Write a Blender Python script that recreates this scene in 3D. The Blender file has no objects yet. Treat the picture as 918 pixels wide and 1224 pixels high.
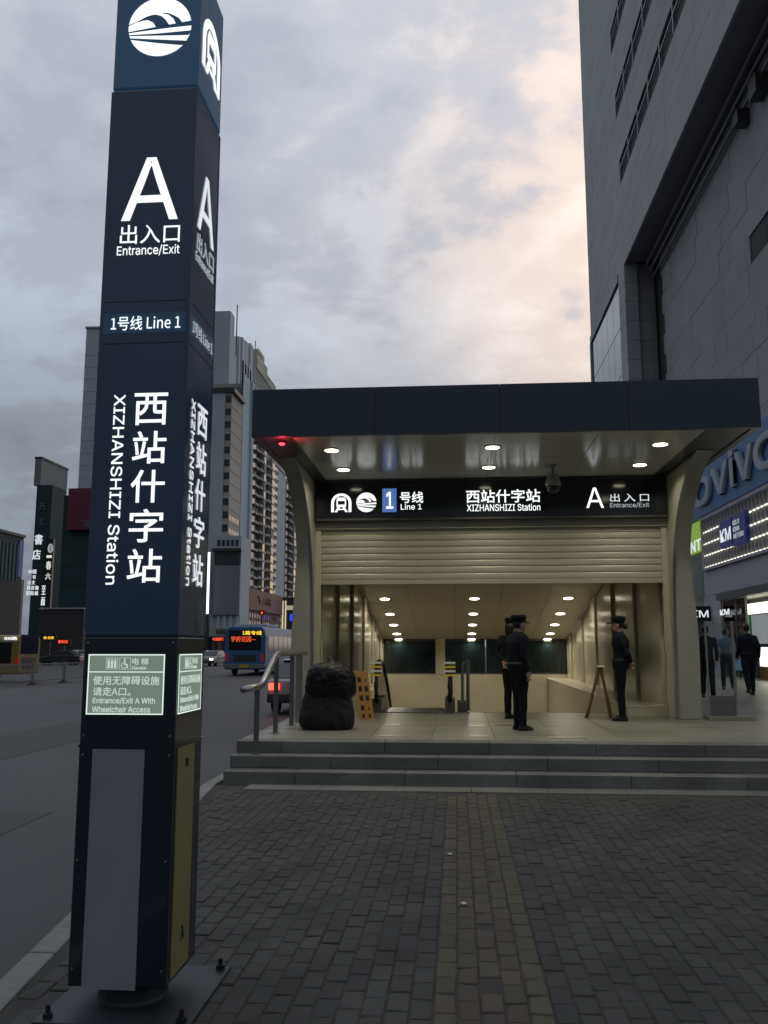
import bpy, bmesh, math, random
from mathutils import Vector, Matrix, noise
from mathutils.bvhtree import BVHTree
random.seed(7)
R = math.radians
SC = bpy.context.scene
COL = SC.collection

# ------------------------------------------------------------------ camera
CAMH = 1.67
YAW, PITCH = R(4.68), R(8.72)
cd = bpy.data.cameras.new('camera')
cd.sensor_fit = 'VERTICAL'; cd.sensor_height = 36.0; cd.lens = 36.0 * 1050 / 1224
cd.clip_start = 0.05; cd.clip_end = 6000
cam = bpy.data.objects.new('camera', cd); COL.objects.link(cam)
cam.location = (0, 0, CAMH); cam.rotation_euler = (R(90) + PITCH, 0, YAW)
SC.camera = cam

# ------------------------------------------------------------------ sky, sun, exposure
SUN_AZ, SUN_EL = R(14), R(1.5)            # low sun ahead, right of the station axis, behind the blocks
W = bpy.data.worlds.new('World'); SC.world = W; W.use_nodes = True
def build_world():
    nt = W.node_tree; N = nt.nodes; L = nt.links; N.clear()
    def nd(t, **k):
        n = N.new(t)
        for a, b in k.items(): setattr(n, a, b)
        return n
    def math_(op, a, b=None, c=None, clamp=False):
        n = nd('ShaderNodeMath', operation=op, use_clamp=clamp)
        for i, v in enumerate((a, b, c)):
            if v is None: continue
            if isinstance(v, (int, float)): n.inputs[i].default_value = v
            else: L.new(v, n.inputs[i])
        return n.outputs[0]
    def ramp(f, stops):
        n = nd('ShaderNodeValToRGB'); n.color_ramp.interpolation = 'EASE'
        e = n.color_ramp.elements
        while len(e) > 1: e.remove(e[-1])
        e[0].position, e[0].color = stops[0][0], (*stops[0][1], 1)
        for p, c in stops[1:]:
            x = e.new(p); x.color = (*c, 1)
        L.new(f, n.inputs[0]); return n.outputs[0]
    def mix(f, a, b, mode='MIX'):
        n = nd('ShaderNodeMix', data_type='RGBA', blend_type=mode)
        if isinstance(f, (int, float)): n.inputs[0].default_value = f
        else: L.new(f, n.inputs[0])
        for i, v in ((6, a), (7, b)):
            if isinstance(v, tuple): n.inputs[i].default_value = (*v, 1)
            else: L.new(v, n.inputs[i])
        return n.outputs[2]
    tc = nd('ShaderNodeTexCoord'); d = tc.outputs['Generated']
    sep = nd('ShaderNodeSeparateXYZ'); L.new(d, sep.inputs[0])
    x, y, z = sep.outputs
    # flat cloud deck: project the direction onto a plane overhead
    zz = math_('ADD', math_('MAXIMUM', z, 0.0), 0.34)
    cmb = nd('ShaderNodeCombineXYZ')
    L.new(math_('DIVIDE', x, zz), cmb.inputs[0]); L.new(math_('DIVIDE', y, zz), cmb.inputs[1])
    def nz(scale, det, rough, off, dist=0.0):
        mp = nd('ShaderNodeMapping'); mp.inputs['Location'].default_value = off
        mp.inputs['Scale'].default_value = (scale, scale * 1.1, scale)
        L.new(cmb.outputs[0], mp.inputs[0])
        n = nd('ShaderNodeTexNoise'); n.inputs['Scale'].default_value = 1.0
        n.inputs['Detail'].default_value = det; n.inputs['Roughness'].default_value = rough
        n.inputs['Distortion'].default_value = dist
        L.new(mp.outputs[0], n.inputs['Vector']); return n.outputs[0]
    big = nz(1.9, 4, .50, (3.1, 1.7, 0), .2); mid = nz(5.5, 7, .56, (7.3, 2.2, 5), .25); fine = nz(15, 5, .55, (1, 9, 2), .1)
    cl = math_('ADD', math_('ADD', math_('MULTIPLY', big, .45), math_('MULTIPLY', mid, .40)), math_('MULTIPLY', fine, .15))
    # warmth: glow of the low sun on the cloud deck
    sd = Vector((math.sin(R(21)) * math.cos(R(26)), math.cos(R(21)) * math.cos(R(26)), math.sin(R(26))))
    dot = nd('ShaderNodeVectorMath', operation='DOT_PRODUCT'); L.new(d, dot.inputs[0]); dot.inputs[1].default_value = sd
    glow = ramp(dot.outputs['Value'], [(.82, (0, 0, 0)), (.91, (.20,) * 3), (.965, (.66,) * 3), (1.0, (1, 1, 1))])
    cool = ramp(cl, [(.36, (.345, .375, .425)), (.46, (.410, .440, .490)), (.55, (.490, .540, .600)), (.66, (.540, .625, .715))])
    warm = ramp(cl, [(.34, (.420, .410, .450)), (.44, (.51, .490, .510)), (.53, (.82, .66, .555)), (.62, (.95, .78, .655))])
    c = mix(glow, cool, warm)
    # the deck darkens towards the horizon, away from the glow
    # dusk: the half of the sky towards the sunset is the brighter one
    sh = Vector((math.sin(SUN_AZ), math.cos(SUN_AZ), .25)).normalized()
    dt2 = nd('ShaderNodeVectorMath', operation='DOT_PRODUCT'); L.new(d, dt2.inputs[0]); dt2.inputs[1].default_value = sh
    side = ramp(math_('MULTIPLY_ADD', dt2.outputs['Value'], .5, .5), [(0.0, (.30,) * 3), (.45, (.49,) * 3), (.72, (.77,) * 3), (.92, (.86,) * 3), (1.0, (.88,) * 3)])
    c = mix(1.0, c, side, 'MULTIPLY'); c = mix(1.0, c, (1.74, 1.74, 1.76), 'MULTIPLY')
    low = ramp(z, [(0.0, (.34, .36, .38)), (.20, (.46, .48, .50)), (.40, (.78, .79, .81)), (.60, (1.0, 1.0, 1.0))])
    lowf = mix(math_('MULTIPLY', glow, .62), low, (1.0, 1.0, 1.0))
    c = mix(1.0, c, lowf, 'MULTIPLY')
    sky = nd('ShaderNodeTexSky', sky_type='NISHITA', sun_disc=False)
    sky.sun_elevation = SUN_EL; sky.sun_rotation = SUN_AZ; sky.air_density = 1.2; sky.dust_density = 2.0
    b1 = nd('ShaderNodeBackground'); L.new(sky.outputs[0], b1.inputs[0]); b1.inputs[1].default_value = .06
    b2 = nd('ShaderNodeBackground'); L.new(c, b2.inputs[0]); b2.inputs[1].default_value = 1.0
    ms = nd('ShaderNodeMixShader'); ms.inputs[0].default_value = .90
    L.new(b1.outputs[0], ms.inputs[1]); L.new(b2.outputs[0], ms.inputs[2])
    out = nd('ShaderNodeOutputWorld'); L.new(ms.outputs[0], out.inputs[0])
build_world()
sl = bpy.data.lights.new('sun', 'SUN'); sl.energy = 0.08; sl.angle = R(25); sl.color = (1, .80, .62)
so = bpy.data.objects.new('sun', sl); COL.objects.link(so); so.location = (0, 0, 60)
so.rotation_euler = Vector((math.sin(SUN_AZ) * math.cos(SUN_EL), math.cos(SUN_AZ) * math.cos(SUN_EL), math.sin(SUN_EL))).to_track_quat('Z', 'Y').to_euler()
SC.view_settings.view_transform = 'Standard'; SC.view_settings.look = 'None'
SC.view_settings.exposure = 0.0; SC.view_settings.gamma = 1.0
SC.render.engine = 'CYCLES'; SC.cycles.use_denoising = True
SC.cycles.max_bounces = 8; SC.cycles.sample_clamp_indirect = 6.0
SC.cycles.caustics_reflective = False; SC.cycles.caustics_refractive = False

# ------------------------------------------------------------------ pixel -> place
RT = Vector((math.cos(YAW), math.sin(YAW), 0))
FW = Vector((-math.sin(YAW) * math.cos(PITCH), math.cos(YAW) * math.cos(PITCH), math.sin(PITCH)))
UP = Vector((math.sin(YAW) * math.sin(PITCH), -math.cos(YAW) * math.sin(PITCH), math.cos(PITCH)))
def ray(px, py): return RT * ((px - 459) / 1050) + UP * ((612 - py) / 1050) + FW
def aY(px, py, Y): d = ray(px, py); d = d * (Y / d.y); return Vector((d.x, d.y, d.z + CAMH))
def aX(px, py, X): d = ray(px, py); d = d * (X / d.x); return Vector((d.x, d.y, d.z + CAMH))
def aZ(px, py, Z=0.0): d = ray(px, py); d = d * ((Z - CAMH) / d.z); return Vector((d.x, d.y, Z))
def to_px(p):
    v = Vector(p) - Vector((0, 0, CAMH)); z = v.dot(FW)
    return 459 + 1050 * v.dot(RT) / z, 612 - 1050 * v.dot(UP) / z, z

# ------------------------------------------------------------------ materials
MATS = {}
def mat(name, col, rough=.6, metal=0.0, var=0.0, scale=6.0, bump=0.0, bscale=40.0, emit=None, es=1.0,
        island=0.0, spec=.5, trans=0.0, coat=0.0, stretch=None, col2=None, stain=0.0):
    m = bpy.data.materials.new(name); m.use_nodes = True; MATS[name] = m
    nt = m.node_tree; N = nt.nodes; L = nt.links; b = N['Principled BSDF']
    b.inputs['Base Color'].default_value = (*col, 1); b.inputs['Roughness'].default_value = rough
    b.inputs['Metallic'].default_value = metal; b.inputs['Specular IOR Level'].default_value = spec
    b.inputs['Transmission Weight'].default_value = trans; b.inputs['Coat Weight'].default_value = coat
    if emit:
        b.inputs['Emission Color'].default_value = (*emit, 1); b.inputs['Emission Strength'].default_value = es
    if var or bump or island or stain:
        tc = N.new('ShaderNodeTexCoord'); mp = N.new('ShaderNodeMapping'); L.new(tc.outputs['Object'], mp.inputs[0])
        if stretch: mp.inputs['Scale'].default_value = stretch
        oi = N.new('ShaderNodeObjectInfo')
        cb = N.new('ShaderNodeVectorMath'); cb.operation = 'MULTIPLY_ADD'
        cb.inputs[1].default_value = (37, 23, 11); L.new(oi.outputs['Random'], cb.inputs[0]); L.new(mp.outputs[0], cb.inputs[2])
        base = None
        if var or island or stain:
            n = N.new('ShaderNodeTexNoise'); n.inputs['Scale'].default_value = scale; n.inputs['Detail'].default_value = 7
            n.inputs['Roughness'].default_value = .62; L.new(cb.outputs[0], n.inputs['Vector'])
            rp = N.new('ShaderNodeMapRange'); rp.inputs[1].default_value = .28; rp.inputs[2].default_value = .72
            rp.inputs[3].default_value = 1 - var; rp.inputs[4].default_value = 1 + var
            L.new(n.outputs[0], rp.inputs[0]); f = rp.outputs[0]
            if island:
                g = N.new('ShaderNodeNewGeometry'); ad = N.new('ShaderNodeMath'); ad.operation = 'ADD'
                L.new(g.outputs['Random Per Island'], ad.inputs[0]); L.new(oi.outputs['Random'], ad.inputs[1])
                fr = N.new('ShaderNodeMath'); fr.operation = 'FRACT'; L.new(ad.outputs[0], fr.inputs[0])
                r2 = N.new('ShaderNodeMapRange'); r2.inputs[3].default_value = 1 - island; r2.inputs[4].default_value = 1 + island
                L.new(fr.outputs[0], r2.inputs[0])
                mu = N.new('ShaderNodeMath'); mu.operation = 'MULTIPLY'; L.new(f, mu.inputs[0]); L.new(r2.outputs[0], mu.inputs[1]); f = mu.outputs[0]
            if stain:
                n3 = N.new('ShaderNodeTexNoise'); n3.inputs['Scale'].default_value = scale * .07; n3.inputs['Detail'].default_value = 5
                gp_ = N.new('ShaderNodeNewGeometry'); L.new(gp_.outputs['Position'], n3.inputs['Vector'])
                r3 = N.new('ShaderNodeMapRange'); r3.inputs[1].default_value = .35; r3.inputs[2].default_value = .65
                r3.inputs[3].default_value = 1 - stain; r3.inputs[4].default_value = 1.0
                L.new(n3.outputs[0], r3.inputs[0])
                m3 = N.new('ShaderNodeMath'); m3.operation = 'MULTIPLY'; L.new(f, m3.inputs[0]); L.new(r3.outputs[0], m3.inputs[1]); f = m3.outputs[0]
            if col2:
                mc = N.new('ShaderNodeMix'); mc.data_type = 'RGBA'; mc.inputs[6].default_value = (*col, 1); mc.inputs[7].default_value = (*col2, 1)
                L.new(n.outputs[0], mc.inputs[0]); src = mc.outputs[2]
            else: src = None
            vm = N.new('ShaderNodeVectorMath'); vm.operation = 'SCALE'
            if src: L.new(src, vm.inputs[0])
            else: vm.inputs[0].default_value = col
            L.new(f, vm.inputs['Scale']); L.new(vm.outputs[0], b.inputs['Base Color'])
            rr = N.new('ShaderNodeMapRange'); rr.inputs[3].default_value = max(0.02, rough - .08); rr.inputs[4].default_value = min(1, rough + .08)
            L.new(n.outputs[0], rr.inputs[0]); L.new(rr.outputs[0], b.inputs['Roughness'])
        if bump:
            n2 = N.new('ShaderNodeTexNoise'); n2.inputs['Scale'].default_value = bscale; n2.inputs['Detail'].default_value = 5
            L.new(cb.outputs[0], n2.inputs['Vector'])
            bp = N.new('ShaderNodeBump'); bp.inputs['Strength'].default_value = bump; bp.inputs['Distance'].default_value = .01
            L.new(n2.outputs[0], bp.inputs['Height']); L.new(bp.outputs[0], b.inputs['Normal'])
    return m
def glow(name, col, s): return mat(name, (0.02, 0.02, 0.02), .5, emit=col, es=s)
def glass(name, tint, rough=.03, alpha=.35):
    m = bpy.data.materials.new(name); m.use_nodes = True; MATS[name] = m
    nt = m.node_tree; N = nt.nodes; L = nt.links; N.remove(N['Principled BSDF'])
    t = N.new('ShaderNodeBsdfTransparent'); t.inputs[0].default_value = (*tint, 1)
    g = N.new('ShaderNodeBsdfGlossy'); g.inputs['Roughness'].default_value = rough
    f = N.new('ShaderNodeFresnel'); f.inputs[0].default_value = 1.5
    ad = N.new('ShaderNodeMath'); ad.operation = 'MULTIPLY_ADD'; ad.inputs[1].default_value = 1.0; ad.inputs[2].default_value = alpha * .15; L.new(f.outputs[0], ad.inputs[0])
    mx = N.new('ShaderNodeMixShader'); L.new(ad.outputs[0], mx.inputs[0]); L.new(t.outputs[0], mx.inputs[1]); L.new(g.outputs[0], mx.inputs[2])
    L.new(mx.outputs[0], N['Material Output'].inputs[0]); return m

M_asphalt = mat('asphalt', (.054, .055, .060), .62, var=.20, scale=2.5, bump=.25, bscale=160, stain=.25)
M_ground = mat('earth', (.07, .068, .066), .8, var=.2, scale=.4)
M_joint = mat('joint_sand', (.056, .053, .048), .95, var=.3, scale=30)
M_brick = mat('paver_grey', (.068, .066, .063), .82, var=.16, scale=22, bump=.35, bscale=130, island=.14, col2=(.073, .069, .062), stain=.38)
M_brick_tan = mat('paver_tan', (.094, .082, .057), .82, var=.16, scale=22, bump=.35, bscale=130, island=.16, stain=.15)
M_brick_red = mat('paver_red', (.097, .075, .058), .82, var=.16, scale=22, bump=.35, bscale=130, island=.16, stain=.15)
M_kerb = mat('kerb_granite', (.27, .275, .265), .75, var=.18, scale=14, bump=.3, bscale=120, stain=.3)
M_step = mat('step_granite', (.205, .205, .185), .62, var=.18, scale=18, bump=.15, bscale=160, island=.06, stain=.35)
M_tile = mat('platform_granite', (.31, .295, .25), .38, var=.14, scale=14, bump=.08, bscale=160, island=.07, stain=.25)
M_tactile = mat('tactile_steel', (.62, .58, .46), .28, metal=.9)
M_navy = mat('fascia_navy', (.040, .056, .080), .34, var=.06, scale=1.5, bump=.02, bscale=2, spec=.45)
M_soffit = mat('soffit_panel', (.62, .62, .57), .19, spec=.6, bump=.012, bscale=3)
M_soffit_edge = mat('soffit_edge', (.045, .048, .050), .35, var=.08, scale=3)
M_fin = mat('fin_aluminium', (.40, .385, .33), .34, var=.07, scale=3, bump=.015, bscale=5, stain=.10)
M_sign = mat('sign_black', (.012, .015, .021), .10, spec=.5)
M_shutter = mat('shutter_slat', (.47, .45, .37), .42, metal=.15, var=.08, scale=5, stain=.12)
M_trim = mat('dark_trim', (.05, .05, .048), .4, var=.1, scale=4)
M_cream = mat('cream_panel', (.52, .485, .385), .22, var=.05, scale=3, stain=.08)
M_ceil = mat('ceiling_panel', (.42, .395, .31), .42, var=.04, scale=3)
M_darkglass = mat('dark_glass', (.010, .018, .020), .05, spec=.7)
M_steel = mat('brushed_steel', (.40, .40, .40), .33, metal=.95, var=.08, scale=9, bump=.03, bscale=60)
M_steel_d = mat('steel_dull', (.20, .20, .205), .42, metal=.8, var=.12, scale=9)
M_rubber = mat('black_rubber', (.012, .012, .013), .55)
M_pyl_glow = mat('pylon_upper_glow', (.014, .026, .048), .16, spec=.6, coat=.3, var=.08, scale=3, emit=(.035, .075, .16), es=.085)  # faint blue glow added to brighten the upper casing; no lamp behind it
M_pyl = mat('pylon_navy', (.012, .018, .030), .16, spec=.6, coat=.3, var=.08, scale=3, bump=.006, bscale=2)
M_pyl_blue = mat('pylon_blue', (.040, .105, .20), .20, spec=.5, emit=(.03, .09, .18), es=.22)
M_pyl_band = mat('pylon_band', (.030, .080, .145), .20, emit=(.03, .08, .15), es=.18)
M_paper = mat('pale_board', (.29, .31, .33), .55, var=.05, scale=4, stain=.12)
M_yel = mat('olive_film', (.27, .235, .10), .5, var=.08, scale=4, stain=.15)
M_black = mat('black_matt', (.01, .01, .011), .6, var=.1, scale=10)
M_ped = mat('pedestal', (.02, .024, .032), .45, var=.15, scale=8)
M_plate = mat('base_plate', (.055, .062, .075), .5, metal=.4, var=.2, scale=8, stain=.4)
G_white = glow('lit_white', (.96, 1.0, 1.0), 1.15)
G_soft = glow('lit_soft', (.90, .95, 1.0), .80)
G_dim = glow('lit_dim', (.80, .88, .95), .45)
G_box = mat('lightbox_green', (.10, .11, .10), .4, emit=(.62, .78, .64), es=.24)
G_boxline = glow('lightbox_line', (.86, 1.0, .90), .95)
G_boxtext = glow('lightbox_text', (.86, 1.0, .90), .62)
G_blue1 = mat('line_blue', (.03, .06, .2), .3, emit=(.13, .27, .70), es=.55)
G_lamp = glow('lamp_disc', (1.0, .93, .70), 7.0)
M_ring = mat('lamp_ring', (.5, .48, .42), .35, metal=.5)

# ------------------------------------------------------------------ mesh builder
LOC = {}
class MB:
    def __init__(s): s.v = []; s.f = []; s.m = []
    def add(s, vs, fs, m=0):
        o = len(s.v); s.v += [tuple(v) for v in vs]; s.f += [tuple(i + o for i in f) for f in fs]; s.m += [m] * len(fs); return s
    def box(s, x0, x1, y0, y1, z0, z1, m=0):
        vs = [(x0,y0,z0),(x1,y0,z0),(x1,y1,z0),(x0,y1,z0),(x0,y0,z1),(x1,y0,z1),(x1,y1,z1),(x0,y1,z1)]
        return s.add(vs, [(0,3,2,1),(4,5,6,7),(0,1,5,4),(1,2,6,5),(2,3,7,6),(3,0,4,7)], m)
    def prism_x(s, prof, x0, x1, m=0):            # prof in (y,z), counter-clockwise seen from +x
        n = len(prof)
        vs = [(x0, y, z) for y, z in prof] + [(x1, y, z) for y, z in prof]
        return s.add(vs, [tuple(range(n))[::-1], tuple(range(n, 2*n))] + [(i, (i+1) % n, n + (i+1) % n, n + i) for i in range(n)], m)
    def prism_y(s, prof, y0, y1, m=0):            # prof in (x,z)
        n = len(prof)
        vs = [(x, y0, z) for x, z in prof] + [(x, y1, z) for x, z in prof]
        return s.add(vs, [tuple(range(n)), tuple(range(n, 2*n))[::-1]] + [(i, n + i, n + (i+1) % n, (i+1) % n) for i in range(n)], m)
    def prism_z(s, prof, z0, z1, m=0):            # prof in (x,y), ccw
        n = len(prof)
        vs = [(x, y, z0) for x, y in prof] + [(x, y, z1) for x, y in prof]
        return s.add(vs, [tuple(range(n))[::-1], tuple(range(n, 2*n))] + [(i, (i+1) % n, n + (i+1) % n, n + i) for i in range(n)], m)
    def cyl(s, c, r, z0, z1, n=20, r2=None, m=0):
        r2 = r if r2 is None else r2
        vs = [(c[0] + r*math.cos(2*math.pi*i/n), c[1] + r*math.sin(2*math.pi*i/n), z0) for i in range(n)]
        vs += [(c[0] + r2*math.cos(2*math.pi*i/n), c[1] + r2*math.sin(2*math.pi*i/n), z1) for i in range(n)]
        return s.add(vs, [tuple(range(n))[::-1], tuple(range(n, 2*n))] + [(i, (i+1) % n, n + (i+1) % n, n + i) for i in range(n)], m)
    def tube(s, pts, r, n=10, m=0, rs=None):
        pts = [Vector(p) for p in pts]; rings = []
        for i, p in enumerate(pts):
            a = pts[max(0, i-1)]; b = pts[min(len(pts)-1, i+1)]; t = (b - a).normalized()
            ref = Vector((0, 0, 1)) if abs(t.z) < .9 else Vector((1, 0, 0))
            u = t.cross(ref).normalized(); w = t.cross(u)
            rr = rs[i] if rs else r
            rings.append([p + u*rr*math.cos(2*math.pi*k/n) + w*rr*math.sin(2*math.pi*k/n) for k in range(n)])
        vs = [v for g in rings for v in g]; fs = []
        for i in range(len(pts)-1):
            for k in range(n): fs.append((i*n+k, i*n+(k+1) % n, (i+1)*n+(k+1) % n, (i+1)*n+k))
        fs.append(tuple(range(n))[::-1]); fs.append(tuple((len(pts)-1)*n+k for k in range(n)))
        return s.add(vs, fs, m)
    def rings(s, rg, n=16, m=0):                  # rg: (cx,cy,z,rx,ry) horizontal ellipses
        vs = []; fs = []
        for cx, cy, z, rx, ry in rg:
            vs += [(cx + rx*math.cos(2*math.pi*k/n), cy + ry*math.sin(2*math.pi*k/n), z) for k in range(n)]
        for i in range(len(rg)-1):
            for k in range(n): fs.append((i*n+k, i*n+(k+1) % n, (i+1)*n+(k+1) % n, (i+1)*n+k))
        fs.append(tuple(range(n))[::-1]); fs.append(tuple((len(rg)-1)*n+k for k in range(n)))
        return s.add(vs, fs, m)
    def ball(s, c, rx, ry=None, rz=None, n=10, k=7, m=0):
        ry = rx if ry is None else ry; rz = rx if rz is None else rz
        rg = []
        for i in range(k+1):
            a = -math.pi/2 + math.pi*i/k; q = max(.02, math.cos(a))
            rg.append((c[0], c[1], c[2] + rz*math.sin(a), rx*q, ry*q))
        return s.rings(rg, n, m)
def link(o, parent=None):
    COL.objects.link(o)
    if parent is not None: o.parent = parent
    return o
def base_of(p):
    while p is not None and p.name not in LOC: p = p.parent
    return LOC[p.name] if p is not None else Vector((0, 0, 0))
def mesh_of(name, mb, mats, off=Vector((0, 0, 0)), smooth=False):
    me = bpy.data.meshes.new(name)
    me.from_pydata([tuple(Vector(v) - off) for v in mb.v], [], mb.f)
    for m in (mats if isinstance(mats, (list, tuple)) else [mats]): me.materials.append(m)
    if isinstance(mats, (list, tuple)) and len(mats) > 1:
        me.polygons.foreach_set('material_index', mb.m)
    if smooth: me.polygons.foreach_set('use_smooth', [True] * len(me.polygons))
    me.update(); return me
def finish(o, bevel=0.0, seg=2):
    if bevel:
        b = o.modifiers.new('bevel', 'BEVEL'); b.width = bevel; b.segments = seg; b.limit_method = 'ANGLE'; b.angle_limit = R(40)
    return o
def obj(name, mb, mats, parent=None, bevel=0.0, smooth=False, local=False, kind=None):
    off = Vector((0, 0, 0)) if (parent is None or local) else base_of(parent)
    o = bpy.data.objects.new(name, mesh_of(name, mb, mats, off, smooth)); link(o, parent)
    if kind: o['kind'] = kind
    return finish(o, bevel)
def piece(name, me, parent, loc, rot=None, scale=None):
    o = bpy.data.objects.new(name, me); link(o, parent); o.location = Vector(loc) - base_of(parent)
    if rot: o.rotation_euler = rot
    if scale: o.scale = scale
    return o
def tag(o, label, cat, group=None):
    o['label'] = label; o['category'] = cat
    if group: o['group'] = group
    return o
def thing(name, label, cat, loc=(0, 0, 0), group=None, rz=0.0):
    o = bpy.data.objects.new(name, None); COL.objects.link(o); o.location = loc; o.rotation_euler = (0, 0, rz)
    o.empty_display_size = .2; LOC[o.name] = Vector(loc); return tag(o, label, cat, group)
def struct(name, mb, mats, bevel=0.0):
    o = obj(name, mb, mats, None, bevel); o['kind'] = 'structure'; LOC[o.name] = Vector((0, 0, 0)); return o
def solo(name, mb, mats, label, cat, loc, group=None, bevel=0.0, smooth=False):
    o = bpy.data.objects.new(name, mesh_of(name, mb, mats, Vector(loc), smooth)); link(o); o.location = loc
    LOC[o.name] = Vector(loc); finish(o, bevel); return tag(o, label, cat, group)

import os
def bundled_font(n):                                   # Blender's own interface fonts
    try: return bpy.data.fonts.load(os.path.join(bpy.utils.system_resource('DATAFILES', path='fonts'), n))
    except Exception: return None
F_LATIN, F_CJK = bundled_font('Inter.woff2'), bundled_font('Noto Sans CJK Regular.woff2')
WORK = bpy.data.scenes.new('work'); SHAPES = {}      # scratch scene, removed at the end
def evaluated_mesh(o):
    WORK.collection.objects.link(o); vl = WORK.view_layers[0]; vl.update()
    me = bpy.data.meshes.new_from_object(o.evaluated_get(vl.depsgraph)); return me
def text_shape(body, bold=0.0, rot=0):
    """built-in font outline, normalised to the unit square"""
    if (body, bold, rot) in SHAPES: return SHAPES[(body, bold, rot)]
    c = bpy.data.curves.new('lettering', 'FONT'); c.body = body; c.offset = 0.0
    ft_ = F_LATIN if all(ord(k) < 256 for k in body) else F_CJK
    if ft_: c.font = ft_
    c.resolution_u = 3
    o = bpy.data.objects.new('lettering', c); me = evaluated_mesh(o)
    vs = [v.co.copy() for v in me.vertices]; fs = [tuple(p.vertices) for p in me.polygons]
    bpy.data.objects.remove(o); bpy.data.curves.remove(c); bpy.data.meshes.remove(me)
    if not vs: return [], []
    x0 = min(v.x for v in vs); x1 = max(v.x for v in vs); y0 = min(v.y for v in vs); y1 = max(v.y for v in vs)
    q = [((v.x - x0) / max(x1 - x0, 1e-6), (v.y - y0) / max(y1 - y0, 1e-6)) for v in vs]
    if rot: q = [(b, 1 - a) for a, b in q]         # turned clockwise, read from top to bottom
    SHAPES[(body, bold, rot)] = (q, fs)
    return q, fs
def flat(vs2, fs, rect, org, ua, va, na, lift, depth=.002):
    """place a 2-D outline (unit square -> rect u0,u1,v0,v1) on a plane, as a thin solid"""
    u0, u1, v0, v1 = rect; org, ua, va, na = map(Vector, (org, ua, va, na)); mb = MB()
    P = [org + ua * (u0 + a * (u1 - u0)) + va * (v0 + b * (v1 - v0)) for a, b in vs2]
    mb.add([p + na * lift for p in P], fs)
    n = len(P); used = {}
    for f in fs:
        for i in range(len(f)):
            e = (f[i], f[(i+1) % len(f)])
            if (e[1], e[0]) in used: used.pop((e[1], e[0]))
            else: used[e] = 1
    mb.add([p + na * (lift + depth) for p in P] + [p + na * lift for p in P],
           [tuple(f) for f in fs] + [(b, a, n + a, n + b) for a, b in used])
    mb.v = mb.v[n:]; mb.f = [tuple(i - n for i in f) for f in mb.f[len(fs):]]; mb.m = mb.m[len(fs):]
    return mb
def letters(body, rect, plane, mat_, parent, lift=.002, depth=.002, bold=.012, rot=0, name='lettering'):
    vs, fs = text_shape(body, bold, rot)
    if not vs: return None
    h = max(rect[3]-rect[2], 1e-6) if not rot else max(rect[1]-rect[0], 1e-6); d = h * bold * 1.6; mb = MB(); k = 0
    for du, dv in (((0, 0), (1, 0), (0, 1), (1, 1)) if bold else ((0, 0),)):
        q = flat(vs, fs, (rect[0]+du*d, rect[1]-d+du*d, rect[2]+dv*d, rect[3]-d+dv*d), *plane, lift + k*depth*.04, depth); mb.add(q.v, q.f); k += 1
    return obj(name, mb, mat_, parent)
def poly_on(polys, rect, plane, mat_, parent, lift=.002, depth=.002, name='emblem'):
    mb = MB()
    for p in polys:
        q = flat(p, [tuple(range(len(p)))], rect, *plane, lift, depth); mb.add(q.v, q.f)
    return obj(name, mb, mat_, parent)

# emblems, in the unit square
def arc(cx, cy, r, a0, a1, n=24): return [(cx + r*math.cos(R(a0 + (a1-a0)*i/n)), cy + r*math.sin(R(a0 + (a1-a0)*i/n))) for i in range(n+1)]
def strip(outer, inner): return [[outer[i], outer[i+1], inner[i+1], inner[i]][::-1] for i in range(len(outer)-1)]
def fixccw(p):
    a = sum(p[i][0]*p[(i+1) % len(p)][1] - p[(i+1) % len(p)][0]*p[i][1] for i in range(len(p)))
    return p if a > 0 else p[::-1]
DISC = [arc(.5, .5, .5, 0, 360, 48)[:-1]]
def Zp(pts): return fixccw([((x - 157) / 640, (598 - y) / 594) for x, y in pts])
GLOBE_CUT = [Zp(p) for p in (
    [(150,272),(240,240),(340,192),(395,178),(350,228),(300,232),(235,247),(160,278)],
    [(395,178),(440,178),(490,195),(535,235),(580,300),(437,303),(405,255),(350,228)],
    [(150,342),(437,303),(437,330),(300,340),(155,354)],
    [(437,303),(580,286),(810,256),(810,308),(600,318),(437,330)],
    [(500,163),(560,168),(620,195),(560,183),(510,172)],
    [(560,183),(620,195),(670,225),(705,270),(640,280),(612,228)],
    [(155,372),(450,372),(810,358),(770,405),(450,393),(155,382)],
    [(165,404),(450,432),(760,462),(735,500),(690,502),(450,468),(165,418)])]
_o = arc(.5, .5, .5, 180, 0); _i = arc(.5, .5, .36, 180, 0)
METRO = [fixccw(p) for p in strip(_o, _i)] + [[(0, 0), (.14, 0), (.14, .5), (0, .5)], [(.86, 0), (1, 0), (1, .5), (.86, .5)]]
METRO += [[(.26, .28), (.74, .28), (.74, .40), (.26, .40)], [(.26, .40), (.33, .40), (.33, .66), (.26, .66)], [(.67, .40), (.74, .40), (.74, .66), (.67, .66)],
          fixccw([(.26, .66), (.74, .66), (.68, .78), (.32, .78)]), [(.33, .60), (.67, .60), (.67, .66), (.33, .66)],
          fixccw([(.33, .28), (.45, .28), (.30, 0), (.17, 0)]), fixccw([(.55, .28), (.67, .28), (.83, 0), (.70, 0)]), [(.36, .12), (.64, .12), (.64, .18), (.36, .18)]]

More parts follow.
